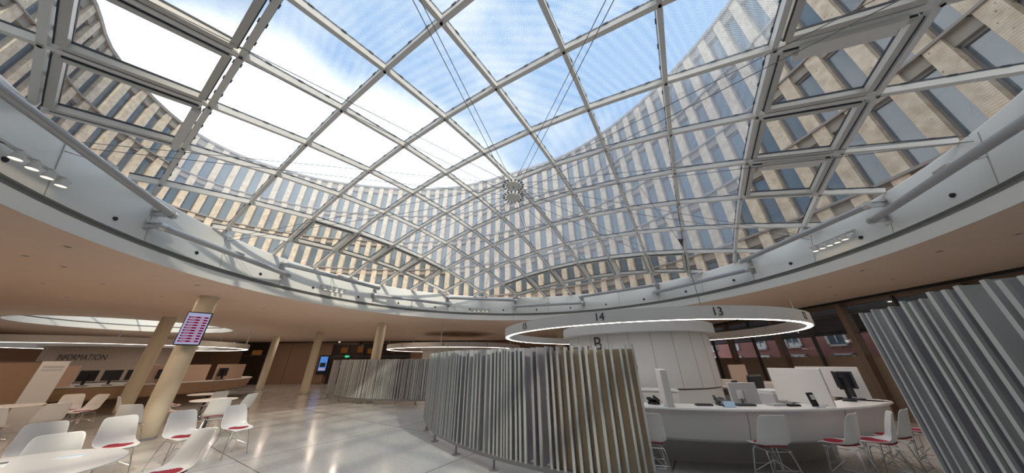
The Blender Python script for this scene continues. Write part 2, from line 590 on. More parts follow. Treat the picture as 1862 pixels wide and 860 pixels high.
# the second, smaller round opening over the information desk, with its own white curb
m = MB()
m.lathe([(3.55, 3.44), (3.56, 3.70), (3.62, 3.72), (3.57, 3.76), (3.72, 4.5), (3.9, 4.5), (3.9, 3.78), (3.8, 3.78), (3.8, 3.50)],
        (HOLE2[0], HOLE2[1], 0), 112, closed=True, mis=[1, 2, 2, 0, 1, 0, 0, 0, 0])
t2 = tag(m.build('trim_2', [M['curb'], M['curb_band'], M['groove']]), 'white curb of the small round skylight over the information desk', 'skylight curb', kind='structure')
m = MB()
m.lathe([(3.74, 4.46), (3.2, 4.66), (2.2, 4.86), (1.0, 4.96), (0.001, 5.0)], (HOLE2[0], HOLE2[1], 0), 48)
w2 = tag(m.build('window_2', M['frit']), 'small shallow glass dome over the information desk', 'skylight', kind='structure')
m = MB()
for q in range(12):
    a = 2 * PI * q / 12
    m.tube([(HOLE2[0] + r * math.cos(a), HOLE2[1] + r * math.sin(a), z - 0.04) for r, z in ((3.74, 4.46), (3.2, 4.66), (2.2, 4.86), (1.0, 4.96), (0.0, 5.0))], 0.035, 6)
m.build('rib', M['rib'], w2)

# ------------------------------------------------------------------ walls
m = MB()                                     # back wall: brown panelling beside dark glazed bays
m.box((-23.0, 26.85, 1.69), (18.0, 0.3, 3.38))
m.box((1.0, 26.85, 1.69), (21.0, 0.3, 3.38))
m.box((-11.75, 26.85, 3.30), (5.0, 0.3, 0.16))
m.box((-11.75, 26.95, 1.69), (5.0, 0.1, 3.38))
for x in (-27.6, -20.4, -17.9, -6.6, -4.2, -1.6, 1.0, 3.6, 6.2, 8.8):
    m.box((x, 26.69, 1.69), (0.02, 0.03, 3.36), mi=1)
wb = tag(m.build('wall_back', [M['wood_wall'], M['fac_core']]), 'brown panelled back wall of the hall', 'wall', kind='structure')
m = MB()
m.box((-21.0, 26.66, 3.40), (9.6, 0.06, 0.09)); m.box((-4.0, 26.66, 3.40), (24, 0.06, 0.09))
m.build('shadow_gap', M['black'], wb)
def glazed_bay(x0, x1, z1, y, idx, label, ncol):
    e = empty('window_%d' % idx, (0, 0, 0), 0, label, 'window', kind='structure')
    m = MB(); m.box(((x0 + x1) / 2, y + 0.03, z1 / 2), (x1 - x0, 0.03, z1)); m.build('glass_pane', M['brown_dark'], e)
    m = MB()
    for k in range(ncol + 1):
        m.box((x0 + (x1 - x0) * k / ncol, y - 0.02, z1 / 2), (0.09, 0.10, z1))
    m.box(((x0 + x1) / 2, y - 0.025, z1 * 0.68), (x1 - x0, 0.09, 0.12)); m.box(((x0 + x1) / 2, y - 0.022, z1 - 0.04), (x1 - x0, 0.08, 0.08))
    m.build('frame', M['dark'], e)
    return e
e3 = glazed_bay(-16.5, -9.4, 3.2, 26.62, 3, 'dark glazed bay with warm lamps inside on the back wall', 5)
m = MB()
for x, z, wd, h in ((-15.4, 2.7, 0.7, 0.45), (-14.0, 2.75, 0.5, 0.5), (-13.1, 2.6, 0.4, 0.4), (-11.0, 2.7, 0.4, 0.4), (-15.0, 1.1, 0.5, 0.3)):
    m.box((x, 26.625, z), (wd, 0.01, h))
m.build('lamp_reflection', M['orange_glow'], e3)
e4 = glazed_bay(-24.6, -22.4, 3.36, 26.62, 4, 'tall narrow dark window beside the information desk', 1)
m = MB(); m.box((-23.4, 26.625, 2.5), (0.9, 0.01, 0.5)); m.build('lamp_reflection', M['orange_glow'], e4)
m = MB(); m.box((-15.0, 26.54, 2.17), (0.42, 0.05, 0.2))
xs = m.build('exit_sign', M['dark'])
tag(xs, 'small green exit sign on the dark glazed back bay', 'sign')
m = MB(); m.box((-15.0, 26.51, 2.17), (0.38, 0.012, 0.16)); m.build('sign_face', M['green_sign'], xs)

m = MB()
m.box((-30.6, 8.5, 1.72), (0.3, 37, 3.44))
wl = tag(m.build('wall_left', M['wood_wall']), 'brown left wall behind the information desk', 'wall', kind='structure')
e5 = empty('window_5', (0, 0, 0), 0, 'dark strip window high on the left wall', 'window', kind='structure')
m = MB(); m.box((-30.42, 13.0, 3.1), (0.02, 7.0, 0.55)); m.build('glass_pane', M['brown_dark'], e5)
m = MB()
for y in (9.5, 12.6, 16.5): m.box((-30.40, y, 3.1), (0.06, 0.12, 0.6))
for z in (2.8, 3.4): m.box((-30.40, 13.0, z), (0.06, 7.1, 0.06))
m.build('frame', M['dark'], e5)
m = MB(); m.box((-10, -9.85, 1.72), (42, 0.3, 3.44))
tag(m.build('wall_front', M['wood_wall']), 'brown wall behind the viewer', 'wall', kind='structure')

# right wall: bronze mullions, clear upper glass over a brown parapet
wr = empty('wall_right', (0, 0, 0), 0, 'tall glazed right wall with bronze mullions', 'wall', kind='structure')
m = MB(); m.box((11.32, 8.5, 0.87), (0.16, 37, 1.74)); m.build('parapet', M['blind'], wr)
m = MB(); m.box((11.30, 8.5, 2.50), (0.03, 37, 1.6)); m.build('glass_pane', M['clear'], wr)
m = MB(); m.box((11.28, 8.5, 3.35), (0.14, 37, 0.18)); m.build('header', M['mullion'], wr)
m = MB(); m.box((11.19, 8.5, 3.415), (0.05, 37, 0.07)); m.build('shadow_gap', M['black'], wr)
y = -7.0
q = 0
while y < 26.6:
    m = MB()
    if q % 2 == 0:
        m.box((11.16, y, 1.68), (0.24, 0.16, 3.30))
    else:
        m.box((11.19, y, 1.68), (0.12, 0.05, 3.30))
    m.build('mullion', M['mullion'] if q % 2 == 0 else M['dark'], wr)
    y += 1.35 if q % 2 == 0 else 1.37
    q += 1
m = MB()
for z in (2.42, 3.05):
    m.box((11.23, 8.5, z), (0.05, 37, 0.035))
m.build('transom', M['dark'], wr)

# what stands outside the right wall: an old red brick house with white framed windows
br = empty('brick_house', (19.5, 16.0, 0), 0, 'red brick house with white framed windows seen through the right glass wall', 'building')
m = MB(); m.box((1.5, 0, 3.5), (3, 34, 7)); m.build('wall', M['brick'], br)
m = MB()
m.prism([(-0.4, -17.3), (3.4, -17.3), (3.4, 17.3), (-0.4, 17.3)], 7.0, 7.25)
m.build('roof', M['fac_ledge'], br)
for k in range(12):
    yy = -15.2 + 2.75 * k
    for zz in (1.0, 2.6, 4.9):
        m = MB()
        for sy in (-0.5, 0.5): m.box((-0.02, yy + sy, zz + 0.35), (0.12, 0.10, 1.15))
        for sz in (-0.2, 0.9): m.box((-0.02, yy, zz + sz), (0.12, 1.1, 0.10))
        m.box((-0.02, yy, zz + 0.45), (0.08, 0.05, 1.0))
        f = m.build('window', M['white'], br)
        m = MB(); m.box((0.0, yy, zz + 0.35), (0.04, 0.95, 1.0)); m.build('pane', M['fac_glass'], f)

m = MB(); m.box((15.0, 10, 3.3), (6.4, 34, 0.5)); m.box((18.1, 10, 3.05), (0.15, 34, 0.25))
tag(m.build('canopy', M['dark']), 'dark canopy outside the right glass wall', 'canopy', kind='structure')
# columns
COLS = [(-9.0, 7.95, 'thick cream column carrying the red timetable screen'),
        (-14.53, 11.7, 'brown shaded column in front of the information desk'),
        (-12.39, 18.23, 'slim column standing in front of the small blue wall screen'),
        (-6.62, 14.18, 'pale round column rising behind the far slatted screen'),
        (-17.5, 21.13, 'slim column beside the tall narrow dark window'),
        (3.01, 18.03, 'white column seen through the suspended ring of the near service desk'),
        (-16.6, 17.2, 'short visible column under the small round skylight')]
for x, y, lb in COLS[:6]:
    c = empty('column', (x, y, 0), 0, lb, 'column', kind='structure')
    m = MB(); m.lathe([(0.001, 0.0), (0.215, 0.0), (0.215, 3.449), (0.001, 3.449)], n=40); m.build('shaft', M['cream'], c)
    m = MB(); m.lathe([(0.218, 0.0), (0.225, 0.005), (0.225, 0.05), (0.218, 0.055)], n=40); m.build('base_ring', M['steel'], c)

# ------------------------------------------------------------------ the office building around the court
CTRL = [(8.0, -7.0), (4.3, -8.9), (-6.0, -10.5), (-14.5, -7.5), (-20.0, -1.0), (-22.8, 4.6), (-25.1, 8.5), (-28.3, 11.9), (-30.2, 17.8), (-28.9, 21.8), (-25.8, 24.5), (-22.0, 26.6), (-16.6, 27.9),  # unseen ends behind the viewer are added; their gap shapes the sunlight
        (-12.0, 28.4), (-7.0, 28.0), (-2.0, 26.3), (4.3, 23.9 - 0.6), (7.3, 21.0), (9.7, 18.2), (11.7, 14.8), (12.9, 11.7), (13.6, 8.8), (13.7, 5.0), (12.3, 0.0), (8.4, -5.2), (4.0, -9.0)]
P2 = [Vector(p) for p in CTRL]
dense = []
for i in range(1, len(P2) - 2):
    for k in range(24):
        t = k / 24
        a, b, c, d = P2[i - 1], P2[i], P2[i + 1], P2[i + 2]
        dense.append(0.5 * ((2 * b) + (c - a) * t + (2 * a - 5 * b + 4 * c - d) * t * t + (3 * b - a - 3 * c + d) * t ** 3))
for it in range(30):                         # smooth the measured points and the added ends
    dense = [dense[0]] + [(dense[i - 1] + dense[i] * 2 + dense[i + 1]) / 4 for i in range(1, len(dense) - 1)] + [dense[-1]]
PITCH_B = 1.155
bays = [dense[0]]
acc = 0.0
for i in range(1, len(dense)):
    a, b = dense[i - 1], dense[i]
    L = (b - a).length
    while acc + L >= PITCH_B:
        t = (PITCH_B - acc) / L
        a = a.lerp(b, t)
        bays.append(a.copy())
        L = (b - a).length
        acc = 0.0
    acc += L
CTR = Vector((-8, 11))
off = empty('office_building', (-8, 14, 0), 0, 'curved timber striped office building ringing the court above the glass dome', 'building')
ORG = Vector((-8, 14, 0))
STOREY = [4.0, 7.5, 10.9, 14.25, 17.7, 21.6]
core = MB()
ledge = MB()
panels, wins, spans = [], [], []
nb = len(bays) - 1
nrm = []
for i in range(nb + 1):
    d = (bays[min(i + 1, nb)] - bays[max(i - 1, 0)]).normalized()
    nn = Vector((-d.y, d.x))
    if nn.dot(CTR - bays[i]) < 0:
        nn = -nn
    nrm.append(nn)
def wallbox(mb, p, d, nn, u0, u1, n0, n1, z0, z1, mi=0):
    q = []
    for z in (z0, z1):
        for u, v in ((u0, n0), (u1, n0), (u1, n1), (u0, n1)):
            r = p + d * u + nn * v
            q.append((r.x - ORG.x, r.y - ORG.y, z))
    mb.hexa(q, mi)
for i in range(nb):
    p, p2 = bays[i], bays[i + 1]
    d = (p2 - p); L = d.length; d = d / L
    nn = (nrm[i] + nrm[i + 1]).normalized()
    wallbox(core, p, d, nn, -0.04, L + 0.04, -0.7, -0.30, 3.8, 21.6)
    for z in STOREY[1:-1]:
        wallbox(ledge, p, d, nn, -0.03, L + 0.03, -0.30, 0.07, z - 0.05, z + 0.05)
    wallbox(ledge, p, d, nn, -0.03, L + 0.03, -0.7, 0.06, 21.5, 21.75)
    for s_ in range(5):
        z0, z1 = STOREY[s_] + 0.05, STOREY[s_ + 1] - 0.05
        sh = ((i * 7 + s_ * 3) % 3 - 1) * 0.015 + (0.05 if s_ % 2 else -0.05)
        wd = 0.475
        a3 = [((p + d * u).x, (p + d * u).y, z) for z in (z0, z1) for u in ((0.0 + sh, wd + sh) if z == z0 else (wd + sh, 0.0 + sh))]
        ar = seen_area(a3)
        sp = 0.45 if s_ < 4 else 0.72
        mb = MB(); wallbox(mb, p, d, nn, sh, wd + sh, -0.30, 0.0, z0, z1); panels.append((ar, mb))
        mb = MB()
        u0, u1 = wd + sh, L + sh
        wallbox(mb, p, d, nn, u0 + 0.07, u1 - 0.02, -0.29, -0.27, z0 + 0.05, z1 - sp - 0.12, 1)
        wallbox(mb, p, d, nn, u0, u0 + 0.07, -0.30, -0.20, z0, z1 - sp, 0)
        wallbox(mb, p, d, nn, u1 - 0.02, u1, -0.30, -0.20, z0, z1 - sp, 0)
        wallbox(mb, p, d, nn, u0, u1, -0.30, -0.20, z1 - sp - 0.12, z1 - sp, 0)
        wins.append((ar, mb))
        mb = MB(); wallbox(mb, p, d, nn, u0, u1, -0.30, -0.10, z1 - sp, z1); spans.append((ar, mb))
core.build('core_wall', M['fac_core'], off)
ledge.build('floor_ledge', M['fac_ledge'], off)
def parts_and_rest(items, name, mats, limit=100):
    items.sort(key=lambda q: -q[0])
    for ar, mb in items[:limit]:
        mb.build(name, mats, off)
    rest = MB()
    for ar, mb in items[limit:]:
        b = len(rest.v)
        rest.v += mb.v
        for f, mi, sm in zip(mb.f, mb.m, mb.sm):
            rest.face([b + k for k in f], mi, sm)
    if rest.v:
        tag(rest.build(name, mats, off), kind='stuff')
parts_and_rest(panels, 'timber_panel', M['timber'])
parts_and_rest(wins, 'window', [M['fac_frame'], M['fac_glass']])
parts_and_rest(spans, 'spandrel_panel', M['fac_spandrel'])

# ------------------------------------------------------------------ the glass dome
dome = empty('window_1', (0, 0, 0), 0, 'big shallow glass dome of white steel ribs over the hall', 'skylight', kind='structure')
def clip_line(pts):
    """runs of a polyline inside the round opening"""
    runs, cur = [], []
    ins = lambda p: (Vector((p.x, p.y)) - RC).length <= R_GLASS - 0.01
    for a, b in zip(pts[:-1], pts[1:]):
        ia, ib = ins(a), ins(b)
        if not ia and not ib:
            continue
        def cut(u, v):
            lo, hi = 0.0, 1.0
            for _ in range(30):
                md = (lo + hi) / 2
                if ins(u.lerp(v, md)): lo = md
                else: hi = md
            return u.lerp(v, lo)
        if ia and ib:
            if not cur: cur = [a]
            cur.append(b)
        elif ia:
            if not cur: cur = [a]
            cur.append(cut(a, b)); runs.append(cur); cur = []
        else:
            cur = [cut(b, a), b]
    if cur: runs.append(cur)
    return runs
for fam in (0, 1):
    for q in range(-9, 10):
        pts = [node(t, q) if fam == 0 else node(q, t) for t in range(-10, 11)]
        for run in clip_line(pts):
            if len(run) < 2 or sum((run[i + 1] - run[i]).length for i in range(len(run) - 1)) < 0.3:
                continue
            m = MB()
            for a, b in zip(run[:-1], run[1:]):
                m.bar(a, b, 0.068, 0.10, 0)
                m.bar(a, b, 0.078, 0.022, 1, off=0.061)
                L = (b - a).length
                if L > 0.7:
                    for t in (0.2, 0.5, 0.8):
                        c = a.lerp(b, t); dd = (b - a).normalized() * 0.035
                        m.bar(c - dd, c + dd, 0.098, 0.018, 1, off=0.060)
            for a in run[1:-1]:
                m.tube([a + Vector((0, 0, -0.075)), a + Vector((0, 0, -0.04))], 0.022, 8)
            m.build('rib', [M['rib'], M['gasket']], dome)
VENTS = [(-3, -5, 'i1'), (-2, -5, None), (-1, -5, None), (4, -2, None), (4, -1, 'j0'), (4, 0, None), (4, 1, 'j0'),
         (-5, -1, 'i1'), (-5, 0, 'i1'), (-5, 1, 'i1'), (-5, -2, 'i1'), (-3, 4, 'i0'), (-2, 4, 'i0'), (-1, 4, 'i0'), (0, 4, 'i0'), (1, 4, 'i0'), (2, 4, None)]
VSET = {(a, b) for a, b, _ in VENTS}
CIRC = [RC + Vector((math.cos(2 * PI * k / 56), math.sin(2 * PI * k / 56))) * (R_GLASS - 0.02) for k in range(56)]
def clip_poly(poly):
    for k in range(56):
        a, b = CIRC[k], CIRC[(k + 1) % 56]
        e = b - a
        side = lambda p: e.x * (p.y - a.y) - e.y * (p.x - a.x)
        out = []
        for i in range(len(poly)):
            p, q_ = poly[i], poly[(i + 1) % len(poly)]
            sp, sq = side(p), side(q_)
            if sp >= 0: out.append(p)
            if sp * sq < 0: out.append(p.lerp(q_, sp / (sp - sq)))
        poly = out
        if len(poly) < 3: return []
    return poly
det = A_.x * B_.y - A_.y * B_.x
panes = []
for i in range(-9, 9):
    for j in range(-9, 9):
        poly = clip_poly([lat(i, j), lat(i + 1, j), lat(i + 1, j + 1), lat(i, j + 1)])
        if len(poly) < 3: continue
        z00, z10, z01, z11 = [node(i + a, j + b).z for a, b in ((0, 0), (1, 0), (0, 1), (1, 1))]
        p3 = []
        for p in poly:
            r = p - lat(i, j)
            u = (r.x * B_.y - r.y * B_.x) / det; v = (A_.x * r.y - A_.y * r.x) / det
            p3.append(Vector((p.x, p.y, z00 * (1 - u) * (1 - v) + z10 * u * (1 - v) + z01 * (1 - u) * v + z11 * u * v)))
        ar2 = abs(sum(poly[k].x * poly[(k + 1) % len(poly)].y - poly[(k + 1) % len(poly)].x * poly[k].y for k in range(len(poly)))) / 2
        if ar2 < 0.02: continue
        mb = MB(); nq = len(p3)
        mb.v = [(p.x, p.y, p.z + 0.050) for p in p3] + [(p.x, p.y, p.z + 0.066) for p in p3]
        mb.face(list(range(nq))[::-1]); mb.face([nq + k for k in range(nq)])
        for k in range(nq):
            mb.face([k, (k + 1) % nq, nq + (k + 1) % nq, nq + k])
        clear = (i, j) in VSET or i >= 4 or i <= -5 or j >= 4 or j <= -5
        panes.append((seen_area([tuple(p) for p in p3]) + ar2 * 0.01, mb, clear))
panes.sort(key=lambda q: -q[0])
for ar, mb, cl_ in panes[:100]:
    mb.build('glass_pane', M['clear'] if cl_ else M['frit'], dome)
rest = MB()
for ar, mb, cl_ in panes[100:]:
    b = len(rest.v); rest.v += mb.v
    for f in mb.f: rest.face([b + k for k in f], 0 if cl_ else 1)
if rest.v:
    tag(rest.build('glass_pane', [M['clear'], M['frit']], dome), kind='stuff')
for i, j, act in VENTS:
    def cellp(u, v, dz=0.0):
        a, b, c, d = node(i, j), node(i + 1, j), node(i, j + 1), node(i + 1, j + 1)
        return a.lerp(b, u).lerp(c.lerp(d, u), v) + Vector((0, 0, dz))
    m = MB(); t = 0.085
    cs = [cellp(t, t), cellp(1 - t, t), cellp(1 - t, 1 - t), cellp(t, 1 - t)]
    for k in range(4):
        m.bar(cs[k], cs[(k + 1) % 4], 0.075, 0.11, 0, off=-0.005)
        a, b = cs[k], cs[(k + 1) % 4]
        cc = sum(cs, Vector()) / 4
        inw = (cc - (a + b) / 2).normalized() * 0.036
        m.bar(a + inw, b + inw, 0.014, 0.03, 1, off=0.035)
        m.bar(a - inw * 1.25, b - inw * 1.25, 0.012, 0.02, 1, off=-0.045)
    fr = m.build('vent_frame', [M['frame_grey'], M['gasket']], dome)
    if act:
        a, b = {'j0': (cellp(0.2, 0.05), cellp(0.85, 0.05)), 'i1': (cellp(0.12, 0.93), cellp(0.88, 0.93)), 'i0': (cellp(0.07, 0.12), cellp(0.07, 0.85))}[act]
        m = MB()
        m.bar(a, b, 0.10, 0.085, 0, off=-0.085)
        m.tube([a + Vector((0, 0, -0.05)), b + Vector((0, 0, -0.05))], 0.042, 10, 0)
        m.bar(a.lerp(b, 0.48), a.lerp(b, 0.53), 0.10, 0.03, 1, off=-0.02)
        if act == 'j0' or i == -3 and j == -5:
            q_ = (cellp(0.5, 0.5) - (cellp(0.5, 0.0) if act == 'j0' else cellp(1.0, 0.5))).normalized() * 0.10
            m.bar(a.lerp(b, -0.06) + q_, b.lerp(a, 0.03) + q_, 0.085, 0.06, 0, off=-0.085)
        m.build('opening_motor', [M['rib'], M['steel']], fr)

# the cable hub under the crown, with its fan of thin cables
HX, HY = node(0, 0).x + 0.02, node(0, 0).y - 0.05
HZ = node(0, 0).z
hub = empty('cable_hub', (HX, HY, HZ), 0, 'double round steel hub hanging under the dome crown where cables meet', 'cable hub')
for dz, r in ((-0.22, 0.20), (-0.58, 0.185)):
    m = MB(); m.lathe([(0.001, dz - 0.025), (r, dz - 0.025), (r + 0.008, dz), (r, dz + 0.025), (0.001, dz + 0.025)], n=40); d_ = m.build('disc', M['curb_band'], hub)
    for q in range(16):
        m = MB()
        a = 2 * PI * (q + 0.5) / 16
        m.box((math.cos(a) * (r + 0.058), math.sin(a) * (r + 0.058), dz), (0.062, 0.022, 0.032), a)
        m.build('clevis', M['black'], d_)
m = MB(); m.tube([(0, 0, -0.56), (0, 0, -0.06)], 0.03, 12); m.build('spindle', M['steel'], hub)
for q in range(14):
    a = ANG[q] + PI / 14
    rp = Vector((RC.x + 7.32 * math.cos(a), RC.y + 7.32 * math.sin(a), 0))
    rp.z = dome_z(rp.x, rp.y) - 0.22
    dirv = Vector((rp.x - HX, rp.y - HY, 0)).normalized()
    for dz, r in ((-0.22, 0.27), (-0.58, 0.25)):
        m = MB()
        m.tube([dirv * r + Vector((0, 0, dz)), rp - Vector((HX, HY, HZ)) + Vector((0, 0, 0.05 if dz > -0.4 else -0.05))], 0.0055, 6, caps=False)
        m.build('cable', M['cable'], hub)

# straight steel tubes round the curb, alternating high and low
ORD = ['first', 'second', 'third', 'fourth', 'fifth', 'sixth', 'seventh', 'eighth', 'ninth', 'tenth', 'eleventh', 'twelfth', 'thirteenth', 'fourteenth']
TUBE_LABEL = {0: 'upper steel tube on the curb straight ahead, left of the centre line', 1: 'lower steel tube on the front curb above the far ring lamp',
              2: 'upper steel tube on the left front curb above the far slatted screen', 3: 'lower steel tube on the left curb above the timetable screen',
              4: 'upper steel tube cutting across the upper left corner of the curb', 9: 'lower steel tube running out at the right edge of the photo',
              10: 'upper steel tube on the right curb above the five spot row', 11: 'lower steel tube on the curb above the number 13 of the ring',
              12: 'upper steel tube on the curb above the number 14 of the ring', 13: 'lower steel tube on the curb just right of the centre line'}
for q in range(14):
    a0, a1 = ANG[q], ANG[(q + 1) % 14]
    hi = (q % 2 == 0)
    z = 4.36 if hi else 4.07
    p0 = Vector((RC.x + 7.06 * math.cos(a0 - 0.004), RC.y + 7.06 * math.sin(a0 - 0.004), z))
    p1 = Vector((RC.x + 7.06 * math.cos(a1 + 0.004), RC.y + 7.06 * math.sin(a1 + 0.004), z))
    md = (p0 + p1) / 2
    e = empty('curb_tube', md, 0, TUBE_LABEL.get(q, 'grey steel tube fixed along the skylight curb behind the viewer'), 'steel tube', 'straight steel tubes around the skylight curb')
    m = MB(); m.tube([p0 - md, p1 - md], 0.062, 16)
    tb = m.build('tube', M['tube'], e)
    for p, sgn in ((p0, 1), (p1, -1)):
        m = MB()
        dd = (p1 - p0).normalized() * sgn
        m.tube([p - md - dd * 0.05, p - md + dd * 0.04], 0.075, 14)
        m.build('end_collar', M['steel'], e)
    for p in (p0, p1):
        out = Vector((p.x - RC.x, p.y - RC.y, 0)).normalized()
        wall_r = 7.205 + (7.43 - 7.205) * (z - 3.765) / 0.85
        wp = Vector((RC.x + out.x * wall_r, RC.y + out.y * wall_r, z))
        m = MB()
        m.bar(p - md, wp - md, 0.045, 0.10)
        m.bar(p - md + Vector((0, 0, 0.05)), wp - md + Vector((0, 0, 0.05)), 0.10, 0.02)
        m.bar(wp - md - out * 0.02 + Vector((0, 0, -0.11)), wp - md - out * 0.02 + Vector((0, 0, 0.11)), 0.14, 0.025, up=out)
        m.build('bracket', M['steel'], e)
    out = Vector((md.x - RC.x, md.y - RC.y, 0)).normalized()
    m = MB()
    dd = (p1 - p0).normalized()
    m.bar(-dd * 0.11 - out * 0.0 + Vector((0, 0, 0.07)), dd * 0.11 + Vector((0, 0, 0.07)), 0.07, 0.035)
    m.tube([Vector((0, 0, 0.06)), out * 0.47 + Vector((0, 0, 0.14))], 0.012, 8)
    m.build('middle_tie', M['steel'], e)

# spot rows on the curb
def spot_row(a_mid, z, label, n=4, span=0.105):
    rr = 7.205 + (7.43 - 7.205) * (z - 3.765) / 0.85
    e = empty('spot_row', (RC.x + rr * math.cos(a_mid), RC.y + rr * math.sin(a_mid), z), a_mid, label, 'spotlight', 'rows of white spotlights on the skylight curb')
    half = rr * span / 2
    m = MB(); m.box((-0.06, 0, 0.10), (0.035, 2 * half + 0.2, 0.03))
    for s_ in (-half, half): m.box((-0.03, s_, 0.10), (0.09, 0.03, 0.03))
    m.build('track', M['white'], e)
    for k in range(n):
        yy = -half + 2 * half * (k + 0.5) / n
        m = MB()
        m.lathe([(0.001, 0.06), (0.035, 0.06), (0.05, 0.0), (0.058, -0.05), (0.052, -0.05), (0.045, -0.02), (0.001, -0.02)], (-0.15, yy, 0.0), 18)
        m.tube([(-0.15, yy, 0.05), (-0.15, yy, 0.085), (-0.07, yy, 0.10)], 0.012, 8)
        s_ = m.build('spot_head', M['white'], e)
        m = MB(); m.lathe([(0.001, -0.035), (0.049, -0.035), (0.049, -0.045), (0.001, -0.045)], (-0.15, yy, 0.0), 18); m.build('lens', M['spot'], s_)
spot_row(R(-152.0), 3.98, 'row of lit white spots on the curb at the left edge', 4, 0.115)
spot_row(R(153.5), 3.98, 'row of small spots on the left front curb above the far screen', 4)
spot_row(R(103.0), 3.86, 'row of tiny lit spots on the front curb below the dome', 4)
spot_row(R(-4.5), 4.02, 'row of lit white spots on the right curb', 5, 0.115)

# ------------------------------------------------------------------ ceiling fittings
DOWN = [(-8.82, 4.52), (-9.06, 5.14), (-11.38, 6.33), (-10.05, 6.42), (-7.45, 4.12), (-7.92, 6.6), (-10.29, 7.83), (-8.3, 13.46), (-9.1, 17.14), (-5.55, 14.69),
        (7.95, 4.66), (8.13, 3.91), (7.87, 5.82), (9.53, 6.58), (10.03, 8.32), (9.55, 9.4), (8.69, 7.27), (-8.9, 9.76), (-9.57, 11.65), (-13.04, 7.8),
        (-13.5, 14.5), (-12.5, 20.5), (-16.5, 21.5), (-15.5, 25.0), (-20.5, 24.0), (-24.5, 20.0), (-25.5, 14.0), (-24.0, 9.5), (-16.0, 8.2), (-9.5, 23.0), (-4.0, 25.0), (1.5, 21.0), (7.0, 17.0), (9.5, 13.0), (-12.5, 3.0), (-17.5, 4.5), (-22, 5.5)]  # this row is extra, added to brighten the left and back of the hall
proto = empty('downlight', (0, 0, Z_CEIL), 0, 'small recessed round downlight in the ceiling', 'downlight', 'recessed downlights in the ceiling')
m = MB(); m.lathe([(0.001, -0.004), (0.04, -0.004), (0.042, -0.001), (0.001, -0.001)], n=20); m.build('dark_aperture', M['dark'], proto)
m = MB(); m.lathe([(0.042, -0.001), (0.045, -0.008), (0.062, -0.006), (0.065, -0.0005)], n=20); m.build('trim_ring', M['ceiling'], proto)
dl = bpy.data.lights.new('added_downlight_fill', 'AREA')  # fill light added at each fitting; the fittings themselves are dark
dl.shape = 'DISK'; dl.size = 0.12; dl.energy = DOWN_W; dl.color = (1.0, 0.80, 0.63)
dl_dim = dl.copy(); dl_dim.energy = DOWN_W * 0.3
o = bpy.data.objects.new('added_downlight_fill', dl); C.objects.link(o); o.parent = proto; o.location = (0, 0, -0.012)
for k, (x, y) in enumerate(DOWN):
    o = proto if k == 0 else copy_tree(proto)
    o.location = (x, y, Z_CEIL)
    if x > 0:                                # the added fill is weaker over the service desk side
        for ch in o.children:
            if ch.type == 'LIGHT':
                ch.data = dl_dim

# ------------------------------------------------------------------ service stations
def arc_loop(mb, prof, c, a0, a1, n=64, mi=0):
    mb.lathe(prof, (c[0], c[1], 0), n, a0, a1, mi, closed=True)
def ring_lamp(c, r, numbers, label, strength_mat):
    e = empty('ring_lamp', (c[0], c[1], 2.40), 0, label, 'lamp')
    m = MB(); m.lathe([(r, 0.0), (r, 0.26), (r - 0.16, 0.26), (r - 0.16, 0.0), (r - 0.135, 0.0), (r - 0.135, 0.012), (r - 0.025, 0.012), (r - 0.025, 0.0)], n=128, closed=True, smooth=False)
    m.build('body', M['white'], e)
    m = MB()
    for q in range(12):
        a0 = 2 * PI * q / 12 + 0.095
        m.lathe([(r - 0.13, 0.0), (r - 0.03, 0.0), (r - 0.03, 0.010), (r - 0.13, 0.010)], n=14, a0=a0, a1=a0 + 2 * PI / 12 - 0.012, closed=True)
    m.build('light_strip', strength_mat, e)
    for a_deg, s in numbers:
        a = R(a_deg)
        text(s, 0.235, M['ink'], e, ((r + 0.006) * math.cos(a), (r + 0.006) * math.sin(a), 0.135), (PI / 2, 0, a + PI / 2), 'number')
    for q in range(6):
        a = R(30 + 60 * q)
        rr = r - 0.08
        x, y = c[0] + rr * math.cos(a), c[1] + rr * math.sin(a)
        rho = (Vector((x, y)) - RC).length
        if rho < R_RIM + 0.05:
            continue
        m = MB(); m.tube([(rr * math.cos(a), rr * math.sin(a), 0.25), (rr * math.cos(a), rr * math.sin(a), Z_CEIL - 2.40)], 0.012 if q % 2 else 0.03, 8)
        m.build('hanger', M['white'], e)
    return e
def drum(c, label, mat):
    e = empty('service_drum', (c[0], c[1], 0), 0, label, 'kiosk core')
    m = MB(); m.lathe([(2.18, 0.98), (2.20, 1.0), (2.20, 2.38), (0.0, 2.38)], n=96); m.build('body', mat, e)
    m = MB(); m.lathe([(0.0, 2.39), (2.38, 2.37), (2.40, 2.39), (2.40, 2.64), (2.38, 2.66), (0.0, 2.66)], n=96); m.build('cap', M['white'], e)
    m = MB(); m.lathe([(2.17, 0.0), (2.17, 0.955), (2.0, 0.955)], n=96); m.build('plinth', M['white'], e)
    m = MB(); m.lathe([(2.14, 0.94), (2.14, 1.01)], n=96); m.build('shadow_gap', M['dark'], e)
    m = MB()
    for q in range(24):
        a = 2 * PI * q / 24 + 0.07
        m.box((2.20 * math.cos(a), 2.20 * math.sin(a), 1.69), (0.008, 0.012, 1.36), a)
    m.build('panel_joint', M['groove'], e)
    return e
